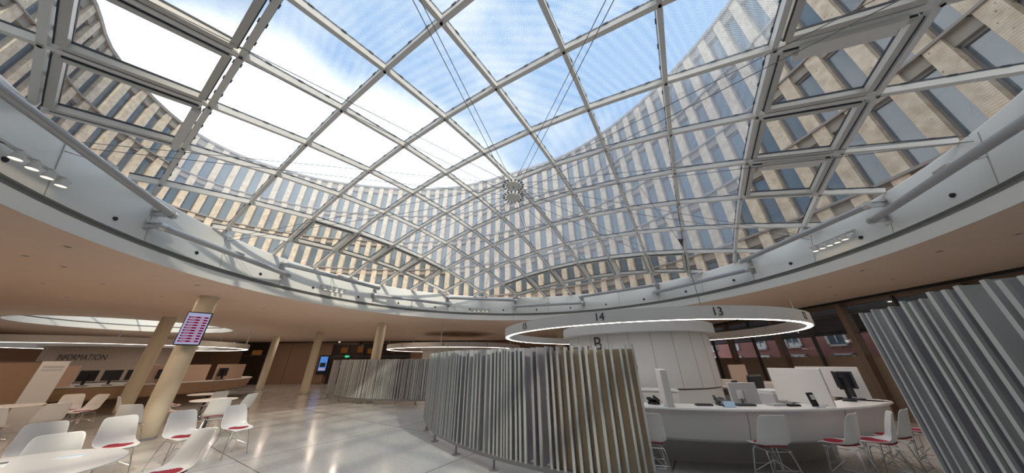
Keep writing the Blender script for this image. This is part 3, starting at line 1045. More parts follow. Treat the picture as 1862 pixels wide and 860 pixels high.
def counter(c, a0, a1, label, mat, mat_low):
    e = empty('service_counter', (c[0], c[1], 0), 0, label, 'counter')
    a0, a1 = R(a0), R(a1)
    m = MB(); arc_loop(m, [(5.06, 0.90), (5.10, 0.905), (5.11, 0.92), (5.10, 0.94), (4.55, 0.94), (4.55, 0.90)], (0, 0), a0, a1, 96)
    for a in (a0, a1):                       # rounded ends of the worktop
        m.lathe([(0.001, 0.90), (0.262, 0.90), (0.278, 0.92), (0.262, 0.94), (0.001, 0.94)], (4.83 * math.cos(a), 4.83 * math.sin(a), 0), 28)
    m.build('worktop', M['white_solid'], e)
    m = MB(); arc_loop(m, [(5.05, 0.90), (5.02, 0.72), (4.94, 0.50), (4.84, 0.45), (4.5, 0.45), (4.5, 0.90)], (0, 0), a0, a1, 96)
    m.build('front_panel', mat, e)
    m = MB(); arc_loop(m, [(4.12, 0.0), (4.12, 0.46), (3.9, 0.46), (3.9, 0.0)], (0, 0), a0 + 0.03, a1 - 0.03, 96)
    m.build('plinth', mat_low, e)
    m = MB(); arc_loop(m, [(4.55, 0.70), (4.55, 0.74), (3.7, 0.74), (3.7, 0.70)], (0, 0), a0 + 0.03, a1 - 0.03, 96)
    m.build('desk_surface', M['white_solid'], e)
    m = MB()
    for q in range(1, 8):
        a = a0 + (a1 - a0) * q / 8
        for (r0, z0, r1, z1) in ((5.052, 0.89, 5.022, 0.72), (5.022, 0.72, 4.942, 0.50)):
            m.bar((r0 * math.cos(a), r0 * math.sin(a), z0), (r1 * math.cos(a), r1 * math.sin(a), z1), 0.008, 0.006, up=(math.cos(a), math.sin(a), 0))
    m.build('panel_joint', M['groove'], e)
    return e

SB_ = (4.22, 10.06)
ringB = ring_lamp(SB_, 4.49, [(-150.0, '15'), (-120.6, '14'), (-91.0, '13'), (-59.0, '12')], 'big white ring lamp numbered 12 to 15 over the near service desk', M['lamp'])
drB = drum(SB_, 'white drum with a projecting cap inside the near service desk', M['white'])
a = R(-139.6); text('B', 0.52, M['ink'], drB, (2.212 * math.cos(a), 2.212 * math.sin(a), 2.10), (PI / 2, 0, a + PI / 2), 'letter')
curved_text('SERVICE', 0.19, 0.92, M['ink'], drB, 2.206, R(-160), 1.96)
cB = counter((4.22, 10.06), 150, 302, 'curved white service counter with a bowed front, stools before it', M['white'], M['white'])
cB2 = counter((4.22, 10.06), -15, 110, 'rear arc of the near white service counter, beyond the drum', M['white'], M['grey_plastic'])

SA = (-4.0, 20.4)
ringA = ring_lamp(SA, 4.49, [(-122, '3'), (-88.2, '4'), (-56, '5')], 'white ring lamp numbered 3 to 5 over the far slatted screen', M['lamp'])
drA = drum(SA, 'drum of the far service desk behind the slatted screens', M['white'])
curved_text('SERVICE', 0.22, 0.95, M['ink'], drA, 2.206, R(-111), 1.83)

SI = (-19.2, 14.4)
ringI = ring_lamp(SI, 4.49, [], 'ring lamp over the information desk, mostly in shade', M['lamp'])
drI = drum(SI, 'taupe drum wall lettered INFORMATION behind the information desk', M['info_wall'])
curved_text('INFORMATION', 0.23, 1.40, M['ink'], drI, 2.206, R(-66), 1.94)
cI = counter(SI, -120, 60, 'long brown shaded information counter with a recessed base', M['brown_board'], M['wood_wall'])

# the cord and triangular weight from which the near ring hangs
e = empty('hanging_bracket', (3.745, 5.44, 4.02), 0, 'small dark triangular bracket on a cord above the number 13', 'hanger')
m = MB()
b = len(m.v)
m.v += [(-0.06, -0.012, 0.07), (0.06, -0.012, 0.07), (0, -0.012, -0.10), (-0.06, 0.012, 0.07), (0.06, 0.012, 0.07), (0, 0.012, -0.10)]
for f in ((0, 2, 1), (3, 4, 5), (0, 1, 4, 3), (1, 2, 5, 4), (2, 0, 3, 5)): m.face([b + k for k in f])
m.build('triangle_plate', M['dark'], e)
m = MB()
m.tube([(0, 0, -0.09), (0.03, 0.03, 2.66 - 4.02)], 0.006, 6)
zt = dome_z(3.7, 5.4) - 4.02 - 0.05
m.tube([(-0.05, 0, 0.06), (-0.55, 0.15, zt)], 0.005, 6); m.tube([(0.05, 0, 0.06), (0.10, -0.25, zt - 0.02)], 0.005, 6)
m.build('cord', M['cable'], e)
e = empty('suspension_cord', (0.03, 11.9, 2.4), 0, 'thin cord dropping from the dome to the left of the near ring', 'hanger')
m = MB(); m.tube([(0, 0, 0.25), (0, 0, dome_z(0.03, 11.9) - 2.45)], 0.006, 6); m.build('cord', M['cable'], e)

# ------------------------------------------------------------------ slatted screens
def slat_screen(c, r_out, angles, z0, z1, label, feet, rail_r, a0, a1, seed, gold=None, depth=0.25, thick=0.015):
    rnd = random.Random(seed)
    e = empty('slatted_screen', (c[0], c[1], 0), 0, label, 'screen')
    for k, a in enumerate(angles):
        m = MB()
        tw = rnd.uniform(-0.10, 0.10)
        ca, sa = math.cos(a), math.sin(a)
        ctr = Vector((r_out * ca, r_out * sa))
        inn = -Vector((math.cos(a + tw), math.sin(a + tw)))
        zt = z1 + rnd.uniform(-0.012, 0.012)
        t = thick
        sd = Vector((-inn.y, inn.x))
        dp = 0.11 if gold and a > gold[0] else depth
        def pt(u, v, z): 
            q = ctr + inn * u + sd * v
            return (q.x, q.y, z)
        m.hexa([pt(0.012, -t, z0), pt(0.012, t, z0), pt(dp, t, z0), pt(dp, -t, z0), pt(0.012, -t, zt), pt(0.012, t, zt), pt(dp, t, zt), pt(dp, -t, zt)], 0)
        m.hexa([pt(0.0, -t * 1.04, z0), pt(0.0, t * 1.04, z0), pt(0.0121, t * 1.04, z0), pt(0.0121, -t * 1.04, z0), pt(0.0, -t * 1.04, zt + 0.002), pt(0.0, t * 1.04, zt + 0.002), pt(0.0121, t * 1.04, zt + 0.002), pt(0.0121, -t * 1.04, zt + 0.002)], 1)
        m.build('slat', [M[rnd.choice(['fin_grey', 'fin_mauve', 'fin_mauve', 'fin_pale'])], M[rnd.choice(['fin_light', 'fin_light', 'fin_pale', 'fin_edge'])]], e)
    m = MB(); arc_loop(m, [(rail_r - 0.03, z0 - 0.07), (rail_r + 0.05, z0 - 0.07), (rail_r + 0.05, z0 + 0.0), (rail_r - 0.03, z0 + 0.0)], (0, 0), a0, a1, 90)
    m.build('bottom_rail', M['rail'], e)
    m = MB(); arc_loop(m, [(rail_r - depth - 0.03, z1 - 0.35), (rail_r - depth + 0.01, z1 - 0.35), (rail_r - depth + 0.01, z1 - 0.29), (rail_r - depth - 0.03, z1 - 0.29)], (0, 0), a0, a1, 90)
    m.build('top_rail', M['rail'], e)
    for a in feet:
        m = MB()
        x, y = (rail_r + 0.01) * math.cos(a), (rail_r + 0.01) * math.sin(a)
        m.lathe([(0.001, 0.0), (0.085, 0.0), (0.085, 0.008), (0.02, 0.012), (0.02, z0 - 0.065), (0.001, z0 - 0.065)], (x, y, 0), 24)
        m.build('foot', M['rail'], e)
    if gold:
        m = MB(); arc_loop(m, [(r_out - 0.145, z0), (r_out - 0.130, z0), (r_out - 0.130, z1 - 0.06), (r_out - 0.145, z1 - 0.06)], (0, 0), gold[0], gold[1], 24)
        m.build('golden_panel', M['gold'], e)
    return e
def spread(a0, a1, step, seed):
    rnd = random.Random(seed); out = []; a = a0
    while a < a1:
        out.append(a); a += step * rnd.choice([0.55, 0.75, 0.9, 1.0, 1.25, 1.55])
    return out
DC, DR = (4.53, 11.22), 7.41
slat_screen(DC, DR, spread(R(184), R(248.3), 0.0148, 3)[:100], 0.22, 1.875, 'large grey slatted screen curving round the near service desk', [R(k) for k in (191, 200.3, 209.8, 219.2, 228.3, 237.6, 246.5)],
            DR - 0.10, R(185.5), R(248.5), 11, gold=(R(237.0), R(248.4)))
slat_screen((-3.9, 20.6), 7.41, spread(R(230), R(296), 0.0118, 5)[:100], 0.22, 1.78, 'long pale slatted screen before the far service desk', [R(k) for k in (233, 244, 249, 255, 261, 268, 277, 286, 295)],
            7.31, R(229.5), R(296), 12)
slat_screen((-3.9, 20.6), 7.41, spread(R(216), R(222), 0.0118, 6), 0.22, 1.78, 'short end piece of slatted screen left of the far one, past a gap', [R(217), R(221)], 7.31, R(215.6), R(222.2), 13)
RCN = Vector((2.13, 1.69)) + Vector((0.83, -0.555)).normalized() * 7.41
FT = [-0.029, 0.051, 0.132, 0.228, 0.304, 0.415, 0.471, 0.544, 0.61, 0.688, 0.754, 0.863, 0.912, 0.982, 1.063, 1.14, 1.20, 1.29, 1.36, 1.45, 1.52, 1.60]
fa = []
for s_ in FT:
    p = Vector((2.13, 1.69)) + Vector((-0.555, -0.83)) * s_ - RCN
    fa.append(math.atan2(p.y, p.x))
fa = [q if q > 0 else q + 2 * PI for q in fa]
slat_screen((RCN.x, RCN.y), 7.41, fa, 0.22, 1.90, 'close grey slatted screen filling the lower right corner', [fa[2], fa[10], fa[18]], 7.31, min(fa) - 0.004, max(fa) + 0.004, 14, thick=0.0105)

# ------------------------------------------------------------------ chairs
def shell_mesh():
    prof = [(0.215, -0.025, 0.150, 0.0), (0.205, -0.004, 0.190, 0.004), (0.12, 0.0, 0.215, 0.012), (0.0, -0.018, 0.232, 0.035), (-0.11, -0.012, 0.235, 0.075), (-0.175, 0.03, 0.232, 0.11),
            (-0.205, 0.10, 0.228, 0.10), (-0.225, 0.19, 0.221, 0.075), (-0.243, 0.28, 0.212, 0.055), (-0.258, 0.35, 0.203, 0.042), (-0.266, 0.385, 0.185, 0.03), (-0.268, 0.398, 0.155, 0.02)]
    nt_ = 9
    v, f = [], []
    for k, (y, z, hw, lift) in enumerate(prof):
        back = min(1.0, max(0.0, (k - 3) / 4.0))
        for q in range(nt_):
            t = -1 + 2 * q / (nt_ - 1)
            e_ = abs(t) ** 2.4 * lift
            v.append((hw * t, y + e_ * back, z + e_ * (1 - back)))
    for k in range(len(prof) - 1):
        for q in range(nt_ - 1):
            a = k * nt_ + q
            f.append([a, a + 1, a + nt_ + 1, a + nt_])
    me = bpy.data.meshes.new('shell')
    me.from_pydata(v, [], f)
    me.materials.append(M['shell'])
    me.polygons.foreach_set('use_smooth', [True] * len(f))
    me.update()
    return me
def make_seat(name, seat_z, label, cat, group, stool=False):
    e = empty(name, (0, 0, 0), 0, label, cat, group)
    o = bpy.data.objects.new('shell', shell_mesh()); C.objects.link(o); o.parent = e; o.location = (0, 0, seat_z)
    so = o.modifiers.new('thickness', 'SOLIDIFY'); so.thickness = 0.012; so.offset = -1
    su = o.modifiers.new('smooth', 'SUBSURF'); su.levels = 2; su.render_levels = 2
    m = MB()
    rows = []
    for ring_r, dz in ((0.0, 0.016), (0.6, 0.016), (0.93, 0.013), (1.0, 0.004), (0.98, -0.004)):
        rows.append([(0.185 * ring_r * math.cos(2 * PI * k / 32), 0.005 + 0.185 * ring_r * math.sin(2 * PI * k / 32), dz) for k in range(32)])
    for rw in rows:
        for x, y, dz in rw:
            base = -0.018 + 0.9 * max(0, y) * 0.12 + 0.35 * x * x + (0.5 * max(0, -y - 0.08) ** 1.2)
            m.v.append((x, y, base + 0.006 + dz))
    for a in range(len(rows) - 1):
        for k in range(32):
            m.face([a * 32 + k, a * 32 + (k + 1) % 32, (a + 1) * 32 + (k + 1) % 32, (a + 1) * 32 + k][::-1], 0, True)
    c = m.build('cushion', M['red'], e); c.location = (0, 0, seat_z)
    top = seat_z - 0.045
    feet = []
    for sx, sy in ((1, 1), (-1, 1), (1, -1), (-1, -1)):
        m = MB()
        ft = (sx * (0.225 if stool else 0.215), sy * 0.215 - 0.01, 0.0)
        m.tube([(sx * 0.15, sy * 0.11, top), (sx * 0.165, sy * 0.135, top - 0.03), (ft[0], ft[1], 0.006)], 0.0065 if stool else 0.0055, 8)
        m.tube([(sx * 0.10, sy * 0.16, top), (sx * 0.125, sy * 0.165, top - 0.03), (sx * 0.195, sy * 0.19, seat_z * 0.36)], 0.0045, 6)
        m.lathe([(0.001, 0.0), (0.011, 0.0), (0.011, 0.012), (0.001, 0.012)], (ft[0], ft[1], 0), 10)
        m.build('leg', M['chrome'], e)
        feet.append(Vector(ft))
    m = MB()
    for a, b in ((0, 3), (1, 2)):
        pa = feet[a].lerp(Vector((0.15 * (1 if feet[a].x > 0 else -1), 0.11 * (1 if feet[a].y > 0 else -1), top)), 0.42)
        pb = feet[b].lerp(Vector((0.15 * (1 if feet[b].x > 0 else -1), 0.11 * (1 if feet[b].y > 0 else -1), top)), 0.42)
        m.tube([pa, Vector((0, 0, top - 0.12)), pb], 0.004, 6)
    for sx in (-1, 1):
        m.tube([(sx * 0.15, 0.17, top), (sx * 0.15, -0.15, top + 0.005)], 0.005, 6)
    for sy in (-0.15, 0.17):
        m.tube([(-0.15, sy, top), (0.15, sy, top)], 0.005, 6)
    m.build('brace', M['chrome'], e)
    if stool:
        for zf in (0.18, 0.30):
            q = []
            for sx, sy in ((1, 1), (-1, 1), (-1, -1), (1, -1)):
                t = zf / top
                q.append(Vector((sx * 0.225, sy * 0.215 - 0.01, 0)).lerp(Vector((sx * 0.155, sy * 0.12, top)), t))
            for k in range(4 if zf < 0.25 else 2):
                m = MB()
                m.tube([q[k * (1 if zf < 0.25 else 2)], q[(k * (1 if zf < 0.25 else 2) + 1) % 4]], 0.0055, 6)
                m.build('foot_rail', M['chrome'], e)
    return e
def face_to(o, x, y, fx, fy):
    o.location = (x, y, 0)
    o.rotation_euler = (0, 0, math.atan2(-fx, fy))
CH_G = 'white shell chairs with red cushions at the cafe tables'
CHAIRS = [
    (-5.66, 6.60, 0.96, -0.28, 'white shell chair with red cushion, rightmost of the cafe row'),
    (-6.02, 5.92, 0.96, -0.28, 'white shell chair with red cushion, second from right in the cafe row'),
    (-6.46, 5.36, 0.96, -0.30, 'white shell chair with red cushion right behind the near table'),
    (-6.98, 4.84, 0.88, -0.45, 'large white shell chair with red cushion at the left edge'),
    (-5.62, 4.06, 0.85, -0.52, 'white shell chair tucked behind the near table, only its back showing'),
    (-4.20, 4.14, -0.25, -0.97, 'white shell chair at the bottom edge, right of the near table'),
    (-9.35, 8.62, 0.9, 0.45, 'sunlit white shell chair turned away, before the thick cream column'),
    (-10.95, 9.95, 1.0, 0.25, 'sunlit white shell chair half hidden beside the thick cream column'),
    (-10.75, 8.75, 0.55, 0.83, 'white shell chair in thin profile, left of the cream column'),
    (-8.50, 7.10, -0.4, 0.92, 'grey shaded shell chair seen from behind, below the cream column'),
    (-7.55, 8.02, -0.75, 0.66, 'shaded shell chair seen from behind at the middle cafe table'),
    (-9.55, 9.95, -0.75, 0.3, 'white shell chair tilted in profile at the farther cafe table'),
    (-7.85, 9.05, -1.0, 0.0, 'white shell chair in profile right of the middle cafe table'),
    (-14.35, 8.45, 0.9, -0.3, 'white shell chair behind the left table, left one of two'),
    (-13.05, 9.20, 0.85, -0.5, 'white shell chair behind the left table, right one of two'),
    (-10.75, 7.30, -1.0, 0.25, 'white shell chair in profile right of the left table'),
    (-10.95, 6.70, -0.6, 0.8, 'white shell chair seen from behind at the left edge, before the left table'),
    (-12.25, 9.00, 0.05, -1.0, 'shell chair with red cushion showing under the left table'),
]
proto = make_seat('shell_chair', 0.455, CHAIRS[0][4], 'chair', CH_G)
for k, (x, y, fx, fy, lb) in enumerate(CHAIRS):
    o = proto if k == 0 else copy_tree(proto)
    face_to(o, x, y, fx, fy)
    o['label'] = lb
ST_G = 'tall white stools with red cushions at the service counter'
STOOLS = [(3.66, 4.74, 0.05, 1.0, 'white shell stool seen from behind, leftmost of the row at the counter'),
          (4.76, 4.80, -0.45, 0.89, 'white shell stool turned left, second in the row at the counter'),
          (5.38, 4.87, -0.72, 0.69, 'white shell stool with curved inner back, third in the counter row'),
          (5.95, 5.14, -0.45, 0.89, 'white shell stool in profile, fourth in the counter row'),
          (6.85, 5.42, -0.45, 0.89, 'white stool partly hidden by the close right slatted screen'),
          (2.05, 4.98, 0.25, 0.97, 'white shell stool peeping out behind the big slatted screen')]
proto = make_seat('shell_stool', 0.545, STOOLS[0][4], 'stool', ST_G, True)
for k, (x, y, fx, fy, lb) in enumerate(STOOLS):
    o = proto if k == 0 else copy_tree(proto)
    face_to(o, x, y, fx, fy)
    o['label'] = lb

# cafe tables
TABLES = [(-4.92, 3.22, 0.79, 'round white cafe table at the lower left corner with leaflets'), (-12.65, 7.80, 0.56, 'round white cafe table at the left edge on a black post'),
          (-10.35, 10.45, 0.48, 'farther small white cafe table behind the cream column'), (-8.50, 8.85, 0.50, 'middle white cafe table beside the cream column')]
for x, y, r, lb in TABLES:
    e = empty('cafe_table', (x, y, 0), 0, lb, 'table', 'round white cafe tables')
    m = MB(); m.lathe([(0.001, 0.712), (r - 0.02, 0.712), (r, 0.722), (r, 0.728), (r - 0.006, 0.735), (0.001, 0.735)], n=56); m.build('table_top', M['white_solid'], e)
    m = MB(); m.lathe([(0.001, 0.03), (0.032, 0.03), (0.032, 0.70), (0.12, 0.712), (0.001, 0.712)], n=24); m.build('post', M['black'], e)
    m = MB()
    for k in range(4):
        a = PI / 4 + PI / 2 * k
        m.tube([(0, 0, 0.05), (0.30 * math.cos(a), 0.30 * math.sin(a), 0.012)], [0.026, 0.012], 8)
    m.build('foot_cross', M['chrome'], e)
def leaflet(x, y, rz, wd, h, z, label, mats, band):
    m = MB()
    m.box((0, 0, 0.002), (wd, h, 0.004))
    o = m.build('leaflet', M['paper'], loc=(x, y, z), rz=rz)
    tag(o, label, 'leaflet')
    m = MB(); m.box((0, h * 0.2, 0.0045), (wd * 0.9, h * 0.35, 0.0012)); m.build('printed_band', M[band], o)
leaflet(-4.86, 3.68, 0.5, 0.21, 0.15, 0.735, 'pale leaflet lying flat in the middle of the near table', None, 'light_blue')
leaflet(-5.25, 3.38, 0.9, 0.21, 0.30, 0.735, 'dark printed brochure at the left end of the near table', None, 'dark')

# ------------------------------------------------------------------ timetable screen, wall screen, stele
e = empty('display_screen', (-8.70, 7.66, 2.53), 0, 'tilted hanging screen listing dark red rows on the cream column', 'screen')
ux = Vector((-8.53 + 8.81, 7.86 - 7.55, 0)).normalized()
rz = math.atan2(ux.y, ux.x)
e.rotation_euler = (0, 0, rz)
soften((lambda m_: (m_.box((0, 0.035, 0), (0.48, 0.07, 0.86)), m_.build('housing', M['black'], e))[1])(MB()), 0.008)
m = MB(); m.box((-0.005, -0.003, 0), (0.435, 0.008, 0.80)); m.build('panel', M['screen_lav'], e)
for k in range(10):
    m = MB(); n_ = MB()
    z = 0.285 - 0.068 * k
    m.box((0.0, -0.0085, z), (0.375, 0.004, 0.040))
    rw = m.build('red_row', M['screen_red'], e)
    n_.box((-0.10, -0.0115, z), (0.11, 0.003, 0.012)); n_.build('row_entry', M['screen_line'], rw)
    n_ = MB(); n_.box((0.075, -0.0115, z), (0.075, 0.003, 0.024)); n_.build('row_entry', M['screen_line'], rw)
m = MB(); m.tube([(0, 0.06, 0.2), (0, 0.18, 0.2)], 0.03, 10); m.build('bracket', M['dark'], e)

e = empty('wall_screen', (-17.0, 26.55, 1.50), 0, 'small upright blue picture screen on the brown back wall', 'screen')
m = MB(); m.box((0, 0, 0), (0.85, 0.10, 1.55)); m.build('housing', M['black'], e)
m = MB(); m.box((0, -0.055, 0.1), (0.66, 0.012, 1.15)); m.build('picture', M['screen_blue'], e)
m = MB(); m.box((0, -0.063, 0.0), (0.5, 0.006, 0.35)); m.box((0, -0.063, -0.35), (0.55, 0.006, 0.16), mi=1); m.build('picture_detail', [M['dark'], M['screen_line']], e)
m = MB(); m.box((0, 0.02, -1.10), (0.5, 0.06, 0.66)); m.build('pedestal', M['wood_wall'], e)

e = empty('info_stele', (-13.55, 8.75, 0), math.atan2(0.85, 0.52), 'white upright information board with grey header left of the information desk', 'board')
soften((lambda m_: (m_.box((0, 0, 0.875), (0.46, 0.10, 1.75)), m_.build('board', M['white'], e))[1])(MB()), 0.01)
m = MB(); m.box((0, -0.052, 1.60), (0.34, 0.006, 0.05)); m.box((0, -0.052, 1.52), (0.34, 0.006, 0.03)); m.build('header_print', M['grey_plastic'], e)
e = empty('partition_wall', (-16.6, 8.7, 0), math.atan2(0.88, 0.47), 'plain brown partition at the far left edge behind the chairs', 'partition')
m = MB(); m.box((0, 0, 0.87), (3.4, 0.12, 1.74)); m.build('panel', M['brown_board'], e)
m = MB(); m.box((0, 0, 1.75), (3.42, 0.14, 0.03)); m.build('cap', M['mullion'], e)
e = empty('low_stool', (-15.35, 10.25, 0), 0.4, 'mustard yellow low bench before the information counter', 'bench')
m = MB(); m.box((0, 0, 0.36), (0.8, 0.42, 0.10)); soften(m.build('seat', M['yellow'], e), 0.02)
m = MB()
for sx in (-0.33, 0.33): m.box((sx, 0, 0.155), (0.06, 0.38, 0.31))
m.build('leg', M['yellow'], e)

# ------------------------------------------------------------------ things on the desks
def on_ring(c, a_deg, r):
    a = R(a_deg)
    return c[0] + r * math.cos(a), c[1] + r * math.sin(a), a
def monitor(c, a_deg, r, z, label, mat, rz_add=0.0, wd=0.50, h=0.32, group=None, name='monitor'):
    x, y, a = on_ring(c, a_deg, r)
    e = empty(name, (x, y, z), a + PI / 2 + rz_add, label, 'monitor', group)
    soften((lambda m_: (m_.box((0, 0, 0.34), (wd, 0.045, h)), m_.build('housing', mat, e))[1])(MB()), 0.008)
    m = MB(); m.box((0, 0.024, 0.34), (wd - 0.04, 0.006, h - 0.04)); m.build('screen_face', M['screen_off'], e)
    m = MB(); m.box((0, -0.045, 0.22), (0.07, 0.05, 0.36)); m.box((0, -0.03, 0.012), (0.24, 0.18, 0.02)); m.build('stand', mat, e)
    return e
mo = monitor(SB_, -89.0, 4.28, 0.74, 'grey monitor seen from behind at the counter middle, white cable box on its back', M['grey_plastic'], 0.0, 0.52, 0.36)
m = MB(); m.box((-0.10, -0.035, 0.33), (0.10, 0.03, 0.14)); m.build('cable_box', M['white'], mo)
m = MB(); m.tube([(-0.10, -0.04, 0.26), (-0.09, -0.05, 0.1), (-0.05, -0.04, 0.02)], 0.008, 6); m.build('cable', M['black'], mo)
monitor(SB_, -64.0, 4.66, 0.94, 'black monitor on the counter before the second white panel', M['black'], 0.25, 0.34, 0.30)
monitor(SB_, -60.0, 4.66, 0.94, 'black touch display beside the black monitor at the counter end', M['dark'], 1.3, 0.30, 0.30)
monitor(SB_, -70.0, 3.0, 0.74, 'small distant monitor between the drum and the near grey one', M['dark'], 0.3, 0.30, 0.24)

def panel_at(p0, p1, z0, z1, t, label, mat, name='desk_divider', group=None):
    p0, p1 = Vector(p0), Vector(p1)
    md = (p0 + p1) / 2; d = p1 - p0
    e = empty(name, (md.x, md.y, z0), math.atan2(d.y, d.x), label, 'partition', group)
    soften((lambda m_: (m_.box((0, 0, (z1 - z0) / 2), (d.length, t, z1 - z0)), m_.build('panel', mat, e))[1])(MB()), 0.006)
    m = MB()
    for s_ in (-0.35, 0.35): m.box((d.length * s_, 0, 0.01), (0.06, t + 0.05, 0.02))
    m.build('clamp', M['steel'], e)
panel_at((5.25, 5.14), (5.08, 5.98), 0.94, 1.50, 0.035, 'white desk panel on the counter, left one of the pair', M['white_solid'])
panel_at((6.95, 6.05), (6.45, 6.85), 0.94, 1.50, 0.035, 'white desk panel on the counter end, right one of the pair', M['white_solid'])
panel_at((2.62, 5.24), (2.86, 5.92), 0.94, 1.50, 0.11, 'narrow white upright post panel near the big slatted screen', M['white_solid'])
panel_at((6.2, 8.6), (6.9, 8.9), 0.75, 1.52, 0.04, 'peach desk panel glimpsed behind the grey monitor', M['peach'])
e = empty('office_chair', (5.25, 6.95, 0), 0.35, 'black high backed office chair behind the counter', 'chair')
m = MB(); m.box((0, -0.22, 0.98), (0.46, 0.08, 0.74), tilt=('X', 0.12)); soften(m.build('backrest', M['black'], e), 0.04, 4)
m = MB(); m.box((0, 0.05, 0.47), (0.50, 0.48, 0.09)); soften(m.build('seat', M['black'], e), 0.03, 3)
m = MB(); m.tube([(0, 0.03, 0.08), (0, 0.03, 0.43)], 0.03, 12); m.build('gas_column', M['dark'], e)
m = MB()
for k in range(5):
    a = 2 * PI * k / 5
    m.tube([(0, 0.03, 0.09), (0.28 * math.cos(a), 0.03 + 0.28 * math.sin(a), 0.065)], 0.02, 8)
m.build('star_base', M['dark'], e)
for k in range(5):
    a = 2 * PI * k / 5
    m = MB(); m.tube([(0.28 * math.cos(a) - 0.015, 0.03 + 0.28 * math.sin(a), 0.03), (0.28 * math.cos(a) + 0.015, 0.03 + 0.28 * math.sin(a), 0.03)], 0.03, 12); m.build('caster', M['black'], e)
def desk_phone(c, a_deg, r, z, label, rz=0.0):
    x, y, a = on_ring(c, a_deg, r)
    e = empty('desk_phone', (x, y, z), a + PI / 2 + rz, label, 'phone')
    m = MB(); m.box((0, 0, 0.05), (0.17, 0.17, 0.03), tilt=('X', 0.55)); m.box((0, 0.04, 0.02), (0.15, 0.06, 0.04)); soften(m.build('body', M['black'], e), 0.006)
    m = MB(); m.tube([(-0.065, -0.075, 0.055), (-0.065, -0.03, 0.085), (-0.065, 0.05, 0.125), (-0.065, 0.075, 0.125)], [0.022, 0.014, 0.014, 0.022], 10); m.build('handset', M['black'], e)
    m = MB(); m.box((0.03, 0.055, 0.098), (0.07, 0.05, 0.006), tilt=('X', 0.55)); m.build('display', M['screen_off'], e)
desk_phone(SB_, -111.0, 4.74, 0.94, 'black desk phone on the counter left of the white post panel', 2.6)
desk_phone(SB_, -97.5, 4.66, 0.94, 'black desk phone on the counter behind the light blue card')
x, y, a = on_ring(SB_, -97.6, 4.90)
e = empty('card_holder', (x, y, 0.94), a + PI / 2, 'light blue card leaning in a stand on the counter edge', 'card')
m = MB(); m.box((0, 0, 0.045), (0.17, 0.006, 0.09), tilt=('X', -0.5)); m.build('card', M['light_blue'], e)
m = MB(); m.box((0, 0.03, 0.012), (0.15, 0.08, 0.02)); m.build('stand', M['black'], e)
x, y, a = on_ring(SB_, -82.0, 4.97)
e = empty('card_terminal', (x, y, 0.94), a + PI / 2, 'small black stand with white labels before the left desk panel', 'terminal')
m = MB(); m.box((0, 0, 0.11), (0.11, 0.03, 0.20), tilt=('X', -0.15)); soften(m.build('body', M['black'], e), 0.006)
m = MB(); m.box((0, -0.021, 0.145), (0.085, 0.004, 0.07), tilt=('X', -0.15)); m.box((0, -0.014, 0.07), (0.085, 0.004, 0.06), tilt=('X', -0.15)); m.build('label_field', M['white'], e)
m = MB(); m.lathe([(0.001, 0), (0.055, 0), (0.05, 0.02), (0.001, 0.025)], (0.07, -0.03, 0), 20); m.build('base', M['white'], e)
for k, (ad, r, wd, h, mt, lb) in enumerate([(-101.5, 4.75, 0.26, 0.10, 'dark', 'flat dark keyboard on the counter right of the left phone'), (-93.5, 4.72, 0.30, 0.12, 'dark', 'dark keyboard under the grey monitor'),
                                          (-87.0, 4.72, 0.25, 0.16, 'grey_plastic', 'grey document tray right of the grey monitor'), (-84.6, 4.80, 0.20, 0.12, 'black', 'black number pad near the left desk panel')]):
    x, y, a = on_ring(SB_, ad, r)
    m = MB(); m.box((0, 0, 0.012), (wd, h, 0.022)); 
    for q in range(3): m.box((0, -h / 3 + q * h / 3.2, 0.026), (wd * 0.92, h * 0.2, 0.008))
    o = m.build('keyboard' if k != 2 else 'document_tray', M[mt], loc=(x, y, 0.94), rz=a + PI / 2)
    tag(o, lb, 'keyboard' if k != 2 else 'tray')
x, y, a = on_ring(SB_, -76.0, 3.95)
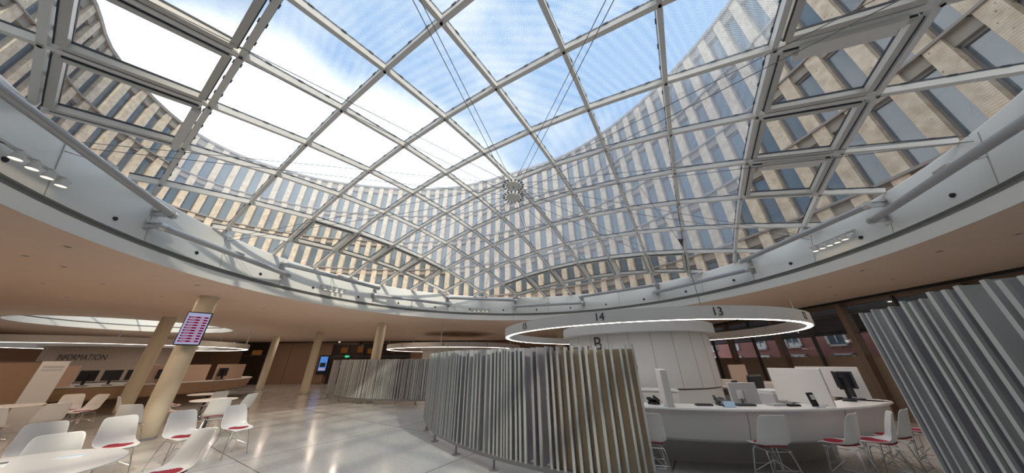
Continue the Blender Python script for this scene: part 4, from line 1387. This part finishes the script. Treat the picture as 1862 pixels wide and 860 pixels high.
e = empty('printer', (x, y, 0.74), a + PI / 2, 'light grey printer behind the left desk panel', 'printer')
m = MB(); m.box((0, 0, 0.16), (0.42, 0.38, 0.32)); soften(m.build('body', M['grey_plastic'], e), 0.02)
m = MB(); m.box((0, 0, 0.34), (0.38, 0.34, 0.05)); soften(m.build('lid', M['white'], e), 0.015)
m = MB(); m.box((0, -0.195, 0.10), (0.3, 0.02, 0.05)); m.build('paper_slot', M['dark'], e)
x, y, a = on_ring(SB_, -113, 2.75)
e = empty('low_cabinet', (x, y, 0), a + PI / 2, 'low white cabinet against the drum behind the left phone', 'cabinet')
m = MB(); m.box((0, 0, 0.50), (1.5, 0.5, 1.0)); soften(m.build('body', M['white'], e), 0.01)
m = MB(); m.box((0, 0, 1.015), (1.54, 0.54, 0.03)); m.build('top', M['white_solid'], e)
for s_ in (-0.375, 0.375):
    m = MB(); m.box((s_, -0.255, 0.5), (0.73, 0.015, 0.9)); m.build('door', M['white'], e)

# information desk
for k, (ad, r, lb) in enumerate([(-56, 4.75, 'black monitor on the information counter beside the white board'), (-43.5, 4.75, 'black monitor on the information counter, left of a broad dark pair'),
                                 (-37, 4.75, 'black monitor on the information counter, middle of the broad dark group'), (-30.5, 4.75, 'black monitor on the information counter, right of the broad dark group'),
                                 (-21, 4.75, 'black monitor on the information counter between the two columns'), (5, 4.86, 'black monitor on the information counter right of the cream column')]):
    monitor(SI, ad, r, 0.94, lb, M['black'], random.uniform(-0.3, 0.3), 0.44, 0.36)
for k, (ad, lb) in enumerate([(-50, 'peach desk panel on the information counter under the lettering'), (-24, 'peach desk panel on the information counter by the brown column'),
                              (-9, 'peach desk panel on the information counter right of the cream column'), (15, 'wide peach desk panel at the right end of the information counter')]):
    a = R(ad); c0, s0 = math.cos(a), math.sin(a)
    t_ = Vector((-s0, c0)) * (0.25 if k < 2 else (0.6 if k == 2 else 1.1))
    p = Vector((SI[0] + 4.62 * c0, SI[1] + 4.62 * s0))
    panel_at(p - t_, p + t_, 0.94, 1.62, 0.04, lb, M['peach'])
